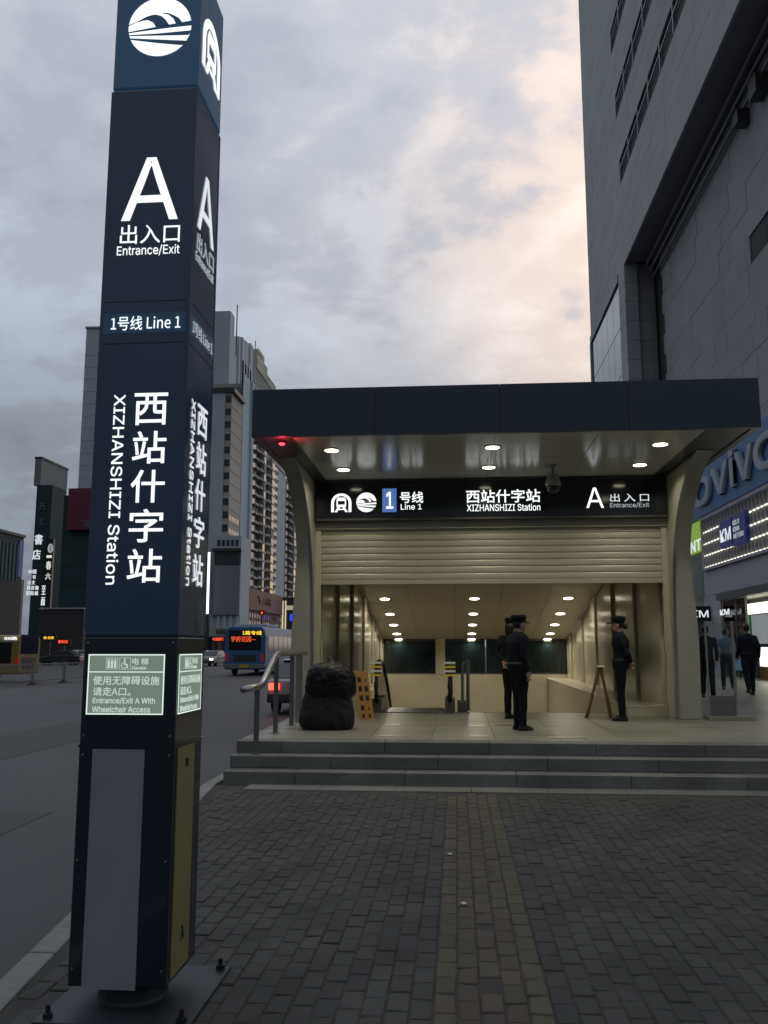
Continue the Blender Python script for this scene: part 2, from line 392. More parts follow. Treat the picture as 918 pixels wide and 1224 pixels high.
# ================================================================== THE SETTING
PLAT = .45
_g = MB()
for gx0, gx1, gy0, gy1 in ((-3000, -2.6, -3000, 3000), (3.3, 3000, -3000, 3000), (-2.6, 3.3, -3000, 16.97), (-2.6, 3.3, 30.5, 3000)):   # open where the stairs go down
    _g.add([(gx0, gy0, -.35), (gx1, gy0, -.35), (gx1, gy1, -.35), (gx0, gy1, -.35)], [(0, 1, 2, 3)])
struct('ground', _g, M_ground)
struct('road', MB().add([(-140,-60,-.15),(2,-60,-.15),(2,0,-.15),(-2.4,9,-.15),(-3.0,11,-.15),(-3.0,900,-.15),(-140,900,-.15)], [(0,1,2,3,4,5,6)]), M_asphalt)
M_patchy = mat('asphalt_patch', (.048, .049, .053), .7, var=.2, scale=3, bump=.3, bscale=160)
for pq in ([(-5.9, 6.5), (-4.4, 6.7), (-4.5, 9.8), (-6.0, 9.6)], [(-9.5, 14), (-7.4, 14.1), (-7.3, 23), (-9.4, 22.8)], [(-13, 28), (-11.6, 28), (-11.9, 44), (-13.2, 44)]):
    struct('road_patch', MB().add([(x, y, -.146) for x, y in pq], [(0, 1, 2, 3)]), M_patchy)
def kerb_x(y): return -1.76 - .125*y if y < 11.0 else -3.135
# sand bed below the pavers; it goes on behind and beside the station as plain paving
bed = MB()
bed.prism_z([(kerb_x(-6)+.16, -6), (16, -6), (16, 11.3), (-2.8, 11.3), (kerb_x(10.9)+.16, 10.9)], -.3, -.0085)
PAVE = struct('pavement', bed, M_joint)

def paver_mesh(name, w, l, m, rng):
    mb = MB(); h = .05; c = .006
    a, b = w/2, l/2
    j = lambda: rng.uniform(-.0022, .0022)
    chip = rng.randrange(4) if rng.random() < .45 else -1
    vs = [(-a,-b,-h),(a,-b,-h),(a,b,-h),(-a,b,-h)] + [(-a+j(),-b+j(),-c),(a+j(),-b+j(),-c),(a+j(),b+j(),-c),(-a+j(),b+j(),-c)]
    vs += [(-a+c,-b+c,j()),(a-c,-b+c,j()),(a-c,b-c,j()),(-a+c,b-c,j())]
    if chip >= 0:
        for o_ in (4, 8):
            x_, y_, z_ = vs[o_+chip]; vs[o_+chip] = (x_*(.80 if o_ == 8 else .92), y_*(.90 if o_ == 8 else .965), z_ - (.002 if o_ == 8 else .008))
    fs = [(0,1,5,4),(1,2,6,5),(2,3,7,6),(3,0,4,7),(4,5,9,8),(5,6,10,9),(6,7,11,10),(7,4,8,11),(8,9,10,11)]
    return mb.add(vs, fs)
def lay_pavers():
    rng = random.Random(11)
    pw, pl, gap = .1115, .2200, .006
    kinds = {'g': M_brick, 't': M_brick_tan, 'r': M_brick_red}
    protos = {k: [mesh_of('paver', paver_mesh('paver', pw-gap, pl-gap, 0, rng), kinds[k]) for _ in range(14)] for k in kinds}
    spots = []
    S0 = -.130; ncol = 5
    for c in range(-46, 125):
        x = S0 + pw * (c + .5)
        if 0 <= c < ncol: k = 't' if c in (0, 4) else 'r'
        else: k = 'g'
        off = (c % 2) * pl * .5 + rng.uniform(-.02, .02)
        y = 1.2 + off
        while y < 10.50:
            if x - pw/2 > kerb_x(y) + .17 and not (k == 'g' and False):
                kk = k
                if k == 'r' and rng.random() < .25: kk = 't'
                if k == 't' and rng.random() < .12: kk = 'r'
                sink = rng.uniform(-.004, .0015)
                if rng.random() < .03: sink -= .006
                spots.append((x, y, sink, rng.uniform(-.012, .012), rng.uniform(-.010, .010), rng.uniform(-.013, .013), kk))
            y += pl
    def vis(s):
        px, py, z = to_px((s[0], s[1], 0))
        return z > .3 and -20 < px < 938 and py < 1245
    order = sorted(range(len(spots)), key=lambda i: (0 if vis(spots[i]) else 1, math.hypot(spots[i][0], spots[i][1])))
    near = set(order[:300]); rest = {k: MB() for k in kinds}
    for i, (x, y, z, ax, ay, az, k) in enumerate(spots):
        me = protos[k][rng.randrange(14)]
        if i in near: piece('paver', me, PAVE, (x, y, z), (ax, ay, az))
        else:
            mt = Matrix.Translation((x, y, z)) @ (Matrix.Rotation(az, 4, 'Z') @ Matrix.Rotation(ay, 4, 'Y') @ Matrix.Rotation(ax, 4, 'X'))
            rest[k].add([mt @ v.co for v in me.vertices], [tuple(p.vertices) for p in me.polygons])
    for k, nm in (('g', 'grey_pavers'), ('t', 'tan_pavers'), ('r', 'red_pavers')): obj(nm, rest[k], kinds[k], PAVE, kind='stuff')
    # flush granite border in front of the bottom step
    y0 = 10.62
    x = -2.55
    while x < 14:
        w = .9; me = MB().box(x+.003, x+w-.003, y0, 11.02, -.1, .004); obj('border_stone', me, M_step, PAVE, bevel=.004); x += w
lay_pavers()

kerb = thing('kerb', 'pale granite kerb along the edge of the dark road', 'kerb', (-2.4, 5, -.15))
kerb['kind'] = 'structure'; del kerb['category']
y = -6.0
while y < 11.0:
    y1 = min(y + .995, 10.995); mb = MB()
    xa, xb = kerb_x(y), kerb_x(y1)
    mb.prism_z([(xa, y+.004), (xa+.155, y+.004), (xb+.155, y1-.004), (xb, y1-.004)], -.3, .005 + random.uniform(-.004, .004))
    obj('kerb_stone', mb, M_kerb, kerb, bevel=.012); y += 1.0
while y < 90:
    mb = MB().box(-3.135, -2.985, y+.004, y+1.496, -.3, .0 + random.uniform(-.004, .004)); obj('kerb_stone', mb, M_kerb, kerb, bevel=.012); y += 1.5

# raised platform of the entrance and the shopping side, with its steps
plat = struct('platform', MB().prism_z([(-2.90, 11.72), (30, 11.72), (30, 16.98), (-2.90, 16.98)], -.3, PLAT-.03).box(-2.9, -2.42, 16.98, 31, -.3, PLAT-.03).box(3.12, 30, 16.98, 100, -.3, PLAT-.03).box(-2.9, 3.12, 31, 100, -.3, PLAT-.031), M_joint)
tile_protos = {}
def tiles(x0, x1, y0, y1, w, d, m, parent, name='paving_slab'):
    nx = round((x1-x0)/w); ny = round((y1-y0)/d); w = (x1-x0)/nx; d = (y1-y0)/ny
    key = (round(w, 3), round(d, 3), m.name)
    if key not in tile_protos: tile_protos[key] = mesh_of(name, MB().box(-w/2+.003, w/2-.003, -d/2+.003, d/2-.003, -.03, 0), m)
    for j in range(ny):
        for i in range(nx):
            if (j % 2) and False: pass
            piece(name, tile_protos[key], parent, (x0+(i+.5)*w, y0+(j+.5)*d, PLAT + random.uniform(-.0012, .0012)), (random.uniform(-.001, .001), random.uniform(-.001, .001), 0))
tiles(-2.90, 7.3, 11.98, 16.98, .85, .714, M_tile, plat)
tiles(7.3, 11.0, 11.98, 42.0, 1.2, 1.2, M_tile, plat)
tiles(4.4, 7.3, 16.98, 42.0, 1.2, 1.2, M_tile, plat)
steps = thing('stone_steps', 'three low grey granite steps up to the station platform', 'steps', (4, 11.3, 0))
for k, (yf, yb, zt) in enumerate(((11.02, 11.42, .15), (11.34, 11.74, .30), (11.66, 11.98, .45))):
    x = -2.90; w0 = 1.35; i = 0
    while x < 14:
        w = w0 if i else (.9, 1.3, .6)[k]
        mb = MB().box(x+.002, x+w-.002, yf, yb, zt-.15 if k else -.1, zt + random.uniform(-.0015, .0015))
        obj('step_stone', mb, M_step, steps, bevel=.008); x += w; i += 1
# tactile studs / bars let into the platform
bar = mesh_of('tactile_bar', MB().box(-.010, .010, -.13, .13, 0, .007), M_tactile)
def tact(px0, px1, py, n, rows=1, skew=0.0):
    a = aZ(px0, py, PLAT); b = aZ(px1, py, PLAT)
    for r in range(rows):
        for i in range(n):
            t = (i + .5) / n; p = a.lerp(b, t); p.y += r * .34
            piece('tactile_bar', bar, plat, (p.x, p.y, PLAT + .001), (0, 0, skew))
tact(452, 490, 880, 13); tact(457, 478, 867, 8); tact(562, 584, 880, 8); tact(561, 580, 868, 8); tact(655, 700, 882, 14); tact(590, 612, 867, 9, 1)

# ================================================================== STATION ENTRANCE
EX0, EX1 = -2.54, 3.72                    # inner faces of the side fins
ent = thing('metro_entrance', 'metro station entrance with dark flat canopy, curved pale side fins and half-lowered shutter', 'station entrance', (.6, 15.6, PLAT))
# canopy
can = MB()
FX0, FX1, FY, FZ0, FZ1 = -2.90, 4.20, 12.10, 4.645, 5.345
n = 4
for i in range(n):
    a = FX0 + (FX1-FX0)*i/n; b = FX0 + (FX1-FX0)*(i+1)/n
    obj('fascia_panel', MB().box(a+.002, b-.002, FY, FY+.10, FZ0, FZ1), M_navy, ent, bevel=.004)
for i in range(3):
    a = 12.205 + 1.75*i
    obj('fascia_panel', MB().box(FX0, FX0+.1, a, a+1.746, FZ0, FZ1), M_navy, ent, bevel=.004)
    obj('fascia_panel', MB().box(FX1-.1, FX1, a, a+1.746, FZ0, FZ1), M_navy, ent, bevel=.004)
obj('canopy_roof', MB().box(FX0+.11, FX1-.11, FY+.11, 17.4, 5.0, 5.33), M_navy, ent)
SFX0, SFX1 = -2.33, 3.50
for a, b in ((FX0+.102, SFX0), (SFX1, FX1-.102)): obj('soffit_border', MB().box(a, b, FY+.102, 15.95, 4.66, 4.99), M_soffit_edge, ent)
sw = (SFX1-SFX0)/4
for i in range(4):
    for j in range(2):
        y0 = FY+.102 + j*1.74
        obj('soffit_panel', MB().box(SFX0+i*sw+.003, SFX0+(i+1)*sw-.003, y0+.003, y0+1.737, 4.665, 4.70), M_soffit, ent, bevel=.003)
obj('soffit_backing', MB().box(SFX0, SFX1, FY+.102, 15.95, 4.70, 4.72), M_black, ent)
# curved side fins
prof = [(15.60,.45),(15.57,1.5),(15.47,2.6),(15.33,3.2),(15.08,3.65),(14.80,4.0),(14.45,4.29),(14.05,4.51),(13.55,4.655)]
def smooth_curve(p, k=6):
    out = []
    for i in range(len(p)-1):
        p0 = p[max(0, i-1)]; p1 = p[i]; p2 = p[i+1]; p3 = p[min(len(p)-1, i+2)]
        for t in range(k):
            t /= k
            out.append(tuple(.5*((2*p1[c]) + (-p0[c]+p2[c])*t + (2*p0[c]-5*p1[c]+4*p2[c]-p3[c])*t*t + (-p0[c]+3*p1[c]-3*p2[c]+p3[c])*t**3) for c in (0, 1)))
    return out + [p[-1]]
pc = smooth_curve(prof)
def fin(xin, xout, s):
    mb = MB(); vs = []; fs = []
    top = pc[-1]
    for (yy, zz) in pc:
        k = min(1, max(0, (zz - 1.6) / 2.2)); k = k*k*(3-2*k); w = (xout - xin) * (1 - .36*k)
        vs += [(xin, yy, zz), (xin + w, yy, zz), (xin + w, 16.3, zz), (xin, 16.3, zz)]
    m = len(pc)
    for i in range(m-1):
        for k in range(4):
            f = (i*4+k, i*4+(k+1) % 4, (i+1)*4+(k+1) % 4, (i+1)*4+k); fs.append(f if s > 0 else f[::-1])
    fs.append((3,2,1,0) if s > 0 else (0,1,2,3)); b = (m-1)*4; fs.append((b,b+1,b+2,b+3) if s > 0 else (b+3,b+2,b+1,b))
    mb.add(vs, fs); o = obj('side_fin', mb, M_fin, ent, bevel=.012)
    lip = MB(); x = xin - .006*s
    lip.add([(xin - .010*s, p[0]-.012, p[1]) for p in pc] + [(xin + .035*s, p[0]-.012, p[1]) for p in pc],
            [((i, i+1, m+i+1, m+i) if s < 0 else (i, m+i, m+i+1, i+1)) for i in range(m-1)])
    lip.add([(xin - .010*s, p[0]-.012, p[1]) for p in pc] + [(xin - .010*s, p[0]+.05, p[1]) for p in pc],
            [((i, m+i, m+i+1, i+1) if s < 0 else (i, i+1, m+i+1, m+i)) for i in range(m-1)])
    obj('edge_trim', lip, M_steel, o)
fin(EX1, 4.13, 1); fin(EX0, -2.93, -1)
# sign board
SY = 15.55
sign = obj('sign_board', MB().box(-2.53, 3.71, SY, SY+.18, 3.955, 4.615), M_sign, ent, bevel=.006)
pl = ((0, SY, 0), (1, 0, 0), (0, 0, 1), (0, -1, 0))
obj('sign_frame', MB().box(-2.535, 3.715, SY-.02, SY+.19, 4.617, 4.655).box(-2.535, 3.715, SY-.012, SY+.19, 3.915, 3.952), M_trim, sign)
poly_on(METRO, (-2.231, -1.863, 4.07, 4.412), pl, G_white, sign)
poly_on(DISC, (-1.774, -1.409, 4.065, 4.421), pl, G_white, sign)
poly_on(GLOBE_CUT, (-1.774, -1.409, 4.065, 4.421), pl, M_sign, sign, lift=.0045, depth=.001)
obj('line_number_plate', MB().box(-1.303, -1.047, SY-.004, SY-.0005, 4.06, 4.491), G_blue1, sign)
letters('1', (-1.235, -1.105, 4.122, 4.429), pl, G_white, sign, lift=.005, bold=.02)
letters('号线', (-.986, -.566, 4.221, 4.425), pl, G_white, sign, bold=.018)
letters('Line 1', (-.971, -.596, 4.10, 4.205), pl, G_white, sign, bold=.012)
letters('西站什字站', (.20, 1.511, 4.205, 4.444), pl, G_white, sign, bold=.018)
letters('XIZHANSHIZI Station', (.211, 1.507, 4.055, 4.180), pl, G_white, sign, bold=.012)
letters('A', (2.309, 2.616, 4.089, 4.453), pl, G_white, sign, bold=.0)
letters('出 入 口', (2.727, 3.40, 4.195, 4.338), pl, G_soft, sign, bold=.006)
letters('Entrance/Exit', (2.721, 3.395, 4.082, 4.175), pl, G_dim, sign, bold=.006)
# roller shutter, half down
sh = obj('roller_shutter', MB().box(EX0+.002, EX1-.002, 15.70, 16.05, 3.78, 3.95), M_fin, ent)
for a in (EX0, EX1-.10): obj('shutter_guide', MB().box(a, a+.10, 15.74, 15.86, PLAT, 3.775), M_cream, sh, bevel=.004)
slat = MB().prism_x([(15.80, 0), (15.80, .116), (15.785, .113), (15.778, .098), (15.775, .058), (15.777, .020), (15.785, .003)][::-1], EX0+.10, EX1-.10)
slm = mesh_of('shutter_slat', slat, M_shutter, Vector((.6, 15.6, 0)))
for i in range(9): 
    o = piece('shutter_slat', slm, sh, (.6, 15.6, 2.86 + i*.1185)); o.location = (0, 0, 2.86 + i*.1185 - PLAT)
obj('shutter_bottom_bar', MB().box(EX0+.10, EX1-.10, 15.755, 15.815, 2.78, 2.858), M_shutter, sh, bevel=.004)
# hall behind: side walls with pilasters, sloping ceiling, glazed end wall
CZ = lambda y: 1.93 + .18 * (30.2 - y)
hall = obj('hall_wall', MB().prism_x([(16.31, -3.2), (30.3, -3.2), (30.3, CZ(30.3)), (16.31, 4.3)], EX1+.02, 4.12).prism_x([(16.31, -3.2), (30.3, -3.2), (30.3, CZ(30.3)), (16.31, 4.3)], -2.92, EX0-.02), M_cream, ent)
obj('hall_ceiling', MB().prism_x([(15.96, CZ(15.96)+.03), (30.3, CZ(30.3)+.03), (30.3, CZ(30.3)+.25), (15.96, CZ(15.96)+.15)], EX0-.02, EX1+.02), M_trim, ent)
for i in range(5):
    xa, xb = EX0-.02 + (EX1-EX0+.04)*i/5, EX0-.02 + (EX1-EX0+.04)*(i+1)/5
    for j in range(8):
        ya, yb = 15.96 + 14.34*j/8, 15.96 + 14.34*(j+1)/8; dz = random.uniform(-.002, .002)
        obj('ceiling_panel', MB().prism_x([(ya+.006, CZ(ya+.006)+dz), (yb-.006, CZ(yb-.006)+dz), (yb-.006, CZ(yb-.006)+.029), (ya+.006, CZ(ya+.006)+.029)], xa+.006, xb-.006), M_ceil, ent)
obj('hall_roof', MB().prism_x([(16.31, 4.62), (30.5, 2.30), (30.5, 2.55), (16.31, 4.97)], -2.98, 4.16), M_navy, ent)
for i, yy in enumerate((16.35, 18.75, 21.4, 24.0, 26.6, 29.2)):
    zt = CZ(yy) - .01
    for s in (0, 1):
        x0, x1 = ((EX0-.02, EX0+.055) if s == 0 else (EX1-.055, EX1+.02))
        obj('pilaster', MB().box(x0, x1, yy, yy+.95, .6, zt), M_cream, ent, bevel=.02)
for s in (0, 1):   # recessed dark bays between the pilasters, high up
    for yy in (17.45, 19.85, 22.5, 25.1, 27.7):
        x0, x1 = ((EX0-.019, EX0-.004) if s == 0 else (EX1+.004, EX1+.019))
        obj('wall_panel', MB().box(x0, x1, yy-.1, yy+1.2, .61, CZ(yy+1.3)-.5), M_cream, ent)
obj('stair_ledge', MB().box(3.02, EX1+.01, 16.31, 30.2, -3.2, .60).box(2.99, EX1+.011, 16.31, 30.2, .601, .635), M_cream, ent, bevel=.006)
obj('stair_side', MB().box(EX0-.02, -2.40, 16.98, 30.2, -3.2, .47), M_cream, ent)
obj('end_wall', MB().box(EX0-.02, EX1+.02, 30.2, 30.4, -3.2, .755).box(-.72, -.40, 30.18, 30.39, .756, CZ(30.2)), M_cream, ent)
for x0, x1 in ((EX0-.02, -.722), (-.398, .95), (.99, 2.3), (2.34, EX1+.02)):
    w = obj('end_window', MB().box(x0, x1, 30.26, 30.29, .757, CZ(30.3)), M_darkglass, ent)
    obj('frame', MB().box(x0, x1, 30.21, 30.32, .757, .80).box(x0, x1, 30.21, 30.32, CZ(30.3)-.06, CZ(30.3)+.02), M_trim, w)
obj('stairwell_floor', MB().prism_x([(16.99, .44), (16.99, .2), (23.5, -3.2), (30.2, -3.2), (30.2, -3.0), (23.3, -2.95)][::-1], -2.4, 3.02), M_tile, ent)
# threshold strip at the top of stair and escalator
obj('threshold', MB().box(-2.4, 3.02, 16.99, 17.03, .30, .452), M_trim, ent)

def add_area(parent, loc, power, size, col=(1, .93, .70), spread=R(150)):
    ld = bpy.data.lights.new('lamp_light', 'AREA'); ld.shape = 'DISK'; ld.size = size; ld.energy = power; ld.color = col; ld.spread = spread
    o = bpy.data.objects.new('lamp_light', ld); COL.objects.link(o); o.parent = parent; o.location = loc; return o
def downlight(p, r, label, power, group, tilt=0.0):
    t = thing('downlight', label, 'ceiling lamp', p, group)
    t.rotation_euler = (tilt, 0, 0)
    obj('trim_ring', MB().cyl((0, 0), r*1.22, -.012, .02, 24).cyl((0, 0), r*1.22, -.0125, -.012, 24), M_ring, t, local=True, smooth=False)
    obj('diffuser', MB().cyl((0, 0), r, -.018, -.0135, 24), G_lamp, t, local=True)
    add_area(t, (0, 0, -.03), power, r*1.6)
for j, yy in enumerate((13.10, 14.60)):
    for i, xx in enumerate((-1.89, .575, 3.066)):
        if (j, i) == (0, 0): xx = -1.88
        downlight((xx, yy, 4.664), .105, 'round downlight in the canopy soffit, %s row, %s' % (('front', 'rear')[j], ('left end', 'middle', 'right end')[i]), 12.0, 'canopy downlights')
rows = (715, 733.3, 746.4, 757, 763.7)
ordn = ('nearest', 'second', 'third', 'fourth', 'farthest')
for i, xx in enumerate((-1.97, .50, 3.04)):
    for j, py in enumerate(rows):
        d = ray(567, py); t = (CZ(0) - CAMH) / (d.z + .18 * d.y); yy = d.y * t
        downlight((xx, yy, CZ(yy) - .004), .13, 'round lamp in the hall ceiling, %s row, %s of five' % (('left', 'middle', 'right')[i], ordn[j]), 10.5, 'hall ceiling lamps', -math.atan(.18))
# dome camera on its stalk
dc = thing('dome_camera', 'white dome security camera hanging below the canopy beside the station name', 'camera', (1.63, 14.55, 4.66))
obj('stalk', MB().cyl((1.63, 14.55), .022, 4.50, 4.664, 12).cyl((1.63, 14.55), .055, 4.640, 4.6645, 16), M_paper, dc)
obj('housing', MB().rings([(1.63, 14.55, 4.30, .120, .120), (1.63, 14.55, 4.34, .132, .132), (1.63, 14.55, 4.42, .11, .11), (1.63, 14.55, 4.49, .085, .085), (1.63, 14.55, 4.505, .04, .04)], 20), M_paper, dc, smooth=True)
obj('dome', MB().rings([(1.63, 14.55, 4.185, .02, .02), (1.63, 14.55, 4.20, .06, .06), (1.63, 14.55, 4.235, .09, .09), (1.63, 14.55, 4.30, .108, .108)], 20), M_darkglass, dc, smooth=True)
# added red lamp standing in for a red reflection on the dark canopy border
M_redlamp = glow('red_lamp', (1.0, .06, .08), 3.0)
rp = aZ(337, 528, 4.655)
rl = thing('reflection_lamp', 'small red lamp added in place of a reflection under the left end of the canopy', 'lamp', (rp.x, rp.y, 4.655))
obj('lamp_base', MB().cyl((rp.x, rp.y), .07, 4.63, 4.6595, 16), M_black, rl)
obj('lens', MB().ball((rp.x, rp.y, 4.632), .05, .05, .035), M_redlamp, rl, smooth=True)
ra = add_area(rl, (.05, -.25, -.16), 2.5, .10, (1, .05, .07), R(170)); ra.rotation_euler = (R(180), 0, 0)  # extra light added to spread the red glow over the border

# ================================================================== SIGN PYLON
PX0, PX1, PY0, PY1 = -1.813, -1.345, 4.20, 4.665
PCX, PCY = (PX0+PX1)/2, (PY0+PY1)/2
pyl = thing('sign_pylon', 'tall dark blue illuminated metro sign pylon standing on the pavement', 'sign pylon', (PCX, PCY, 0))
body = obj('casing', MB().box(PX0, PX1, PY0, PY1, .12, 1.722), M_pyl, pyl, bevel=.012)
obj('upper_casing', MB().box(PX0, PX1, PY0, PY1, 1.7235, 4.632), M_pyl_glow, pyl, bevel=.010)
obj('top_casing', MB().box(PX0, PX1, PY0, PY1, 4.634, 5.40), M_pyl_blue, pyl, bevel=.012)
obj('line_band', MB().box(PX0-.001, PX1+.001, PY0-.001, PY1+.001, 3.262, 3.37), M_pyl_band, pyl)
obj('corner_trim', MB().box(PX0-.0015, PX0+.018, PY0-.0015, PY0+.018, 1.75, 4.62).box(PX1-.018, PX1+.0015, PY0-.0015, PY0+.018, 1.75, 4.62).box(PX1-.018, PX1+.0015, PY1-.018, PY1+.0015, 1.75, 4.62), M_pyl_glow, pyl)
obj('lower_frame', MB().box(PX0-.004, PX1+.004, PY0-.004, PY1+.004, 1.196, 1.203), M_pyl, pyl)
obj('pedestal', MB().rings([(PCX, PCY, .012, .17, .17), (PCX, PCY, .03, .165, .165), (PCX, PCY, .075, .16, .16), (PCX, PCY, .12, .165, .165)], 24), M_ped, pyl)
bpz = MB().box(PX0-.10, PX1+.145, PY0-.12, PY1+.17, -.002, .014); obj('base_plate', bpz, M_plate, pyl, bevel=.004)
bolt = MB().cyl((0, 0), .024, 0, .022, 6).cyl((0, 0), .011, .022, .055, 10); bm_ = mesh_of('anchor_bolt', bolt, M_black)
for bx in (PX0-.05, PX1+.10):
    for by in (PY0-.07, PY1+.12): piece('anchor_bolt', bm_, pyl, (bx, by, .014))
for zz_ in (1.72, 3.205, 3.43): obj('panel_gap', MB().box(PX0-.0012, PX1+.0012, PY0-.0012, PY1+.0012, zz_, zz_+.004), M_black, pyl)
scr = mesh_of('screw', MB().add([(.006*math.cos(i*math.pi/4), -.0025, .006*math.sin(i*math.pi/4)) for i in range(8)] + [(.006*math.cos(i*math.pi/4), .001, .006*math.sin(i*math.pi/4)) for i in range(8)], [tuple(range(8))[::-1]] + [(i, (i+1) % 8, 8+(i+1) % 8, 8+i) for i in range(8)]), M_steel)
for zz_ in (.20, .68, 1.16, 1.25, 1.69):
    for xx_ in (PX0+.022, PX1-.022): piece('screw', scr, pyl, (xx_, PY0, zz_))
faces = [((PCX, PY0, 0), (1, 0, 0), (0, 0, 1), (0, -1, 0)), ((PX1, PCY, 0), (0, 1, 0), (0, 0, 1), (1, 0, 0))]
for k, fp in enumerate(faces):
    if k == 0:
        poly_on(DISC, (-.158, .19, 4.82, 5.168), fp, G_white, pyl)
        poly_on(GLOBE_CUT, (-.158, .19, 4.82, 5.168), fp, M_pyl_blue, pyl, lift=.0045, depth=.001)
    else:
        poly_on(METRO, (-.165, .175, 4.82, 5.17), fp, G_white, pyl)
    W1 = G_white if k == 0 else G_soft
    letters('A', (-.149, .155, 3.878, 4.23), fp, W1, pyl, bold=.0)
    letters('出入口', (-.15, .169, 3.748, 3.853), fp, W1 if k == 0 else G_dim, pyl, bold=0)
    letters('Entrance/Exit', (-.163, .171, 3.680, 3.738), fp, W1 if k == 0 else G_dim, pyl, bold=0)
    letters('1号线 Line 1', (-.175, .19, 3.277, 3.352), fp, W1 if k == 0 else G_dim, pyl, lift=.003, bold=0)
    for i, ch in enumerate('西站什字站'):
        zc = 2.858 - i * .1985; h = .083
        letters(ch, (-.033, .14, zc-h, zc+h), fp, W1, pyl, bold=.010)
    letters('XIZHANSHIZI Station', (-.140, -.080, 1.972, 2.936), fp, W1, pyl, bold=.006, rot=1)
    # lit guide panel
    o_, ua, va, na = map(Vector, fp)
    def rect(u0, u1, v0, v1, lift, m, nm, par=pyl, d=.002): return obj(nm, flat([(0,0),(1,0),(1,1),(0,1)], [(0,1,2,3)], (u0, u1, v0, v1), *fp, lift, d), m, par)
    gp = rect(-.205, .175, 1.348, 1.634, .001, G_box, 'guide_panel')
    t = .0055
    for q in ((-.205, .175, 1.348, 1.348+t), (-.205, .175, 1.634-t, 1.634), (-.205, -.205+t, 1.348+t, 1.634-t), (.175-t, .175, 1.348+t, 1.634-t), (-.205+t, .175-t, 1.5475, 1.5515)):
        rect(*q, .0035, G_boxline, 'glowing_edge', gp, .001)
    fr = .0018
    for u0, u1 in ((-.116, -.058), (-.050, .006)):
        for q in ((u0, u1, 1.562, 1.562+fr), (u0, u1, 1.618-fr, 1.618), (u0, u0+fr, 1.562+fr, 1.618-fr), (u1-fr, u1, 1.562+fr, 1.618-fr)): rect(*q, .0035, G_boxtext, 'icon_frame', gp, .001)
    ic = MB()
    def icp(pts): q = flat(fixccw(pts), [tuple(range(len(pts)))], (0, 1, 0, 1), *fp, .0035, .001); ic.add(q.v, q.f)
    for cx_ in (-.103, -.087, -.071):                                   # three passengers in a lift
        icp([(cx_-.0055, 1.568), (cx_+.0055, 1.568), (cx_+.006, 1.602), (cx_-.006, 1.602)]); icp([(a*.0045+cx_, b*.0045+1.6075) for a, b in arc(0, 0, 1, 0, 360, 10)[:-1]])
    icp([(a*.0045-.024, b*.0045+1.609) for a, b in arc(0, 0, 1, 0, 360, 10)[:-1]])         # wheelchair
    icp([(-.028, 1.583), (-.021, 1.583), (-.020, 1.603), (-.027, 1.603)]); icp([(-.024, 1.583), (-.009, 1.583), (-.009, 1.588), (-.024, 1.588)]); icp([(-.012, 1.568), (-.007, 1.568), (-.009, 1.586), (-.014, 1.586)])
    for q in strip(arc(-.026, 1.581, .0150, 110, 360), arc(-.026, 1.581, .0115, 110, 360)): icp(q)
    obj('icon', ic, G_boxtext, gp)
    letters('电 梯', (.014, .094, 1.584, 1.616), fp, G_boxtext, gp, lift=.0035, depth=.001, bold=.010)
    letters('Elevator', (.014, .086, 1.561, 1.577), fp, G_boxtext, gp, lift=.0035, depth=.001, bold=.018)
    letters('使用无障碍设施', (-.177, .152, 1.488, 1.530), fp, G_boxtext, gp, lift=.0035, depth=.001, bold=.010)
    letters('请走A口。', (-.175, .012, 1.436, 1.477), fp, G_boxtext, gp, lift=.0035, depth=.001, bold=.010)
    letters('Entrance/Exit A With', (-.174, .134, 1.397, 1.428), fp, G_boxtext, gp, lift=.0035, depth=.001, bold=.020)
    letters('Wheelchair Access', (-.175, .112, 1.358, 1.387), fp, G_boxtext, gp, lift=.0035, depth=.001, bold=.020)
    if k == 0: rect(-.161, .093, .116, 1.186, .001, M_paper, 'service_board', d=.006)
    else:
        yb = rect(-.185, .085, .15, 1.186, .001, M_yel, 'service_board', d=.006)
        rect(-.065, -.015, 1.085, 1.125, .0075, M_black, 'tape_mark', yb, .001)
        obj('tape_mark', flat([(0, 0), (.3, .1), (.5, .45), (.7, 0), (1, .05), (.75, .6), (.6, 1), (.2, .9), (.3, .5)], [tuple(range(9))], (-.06, .0, .275, .345), *fp, .0075, .001), M_black, yb)

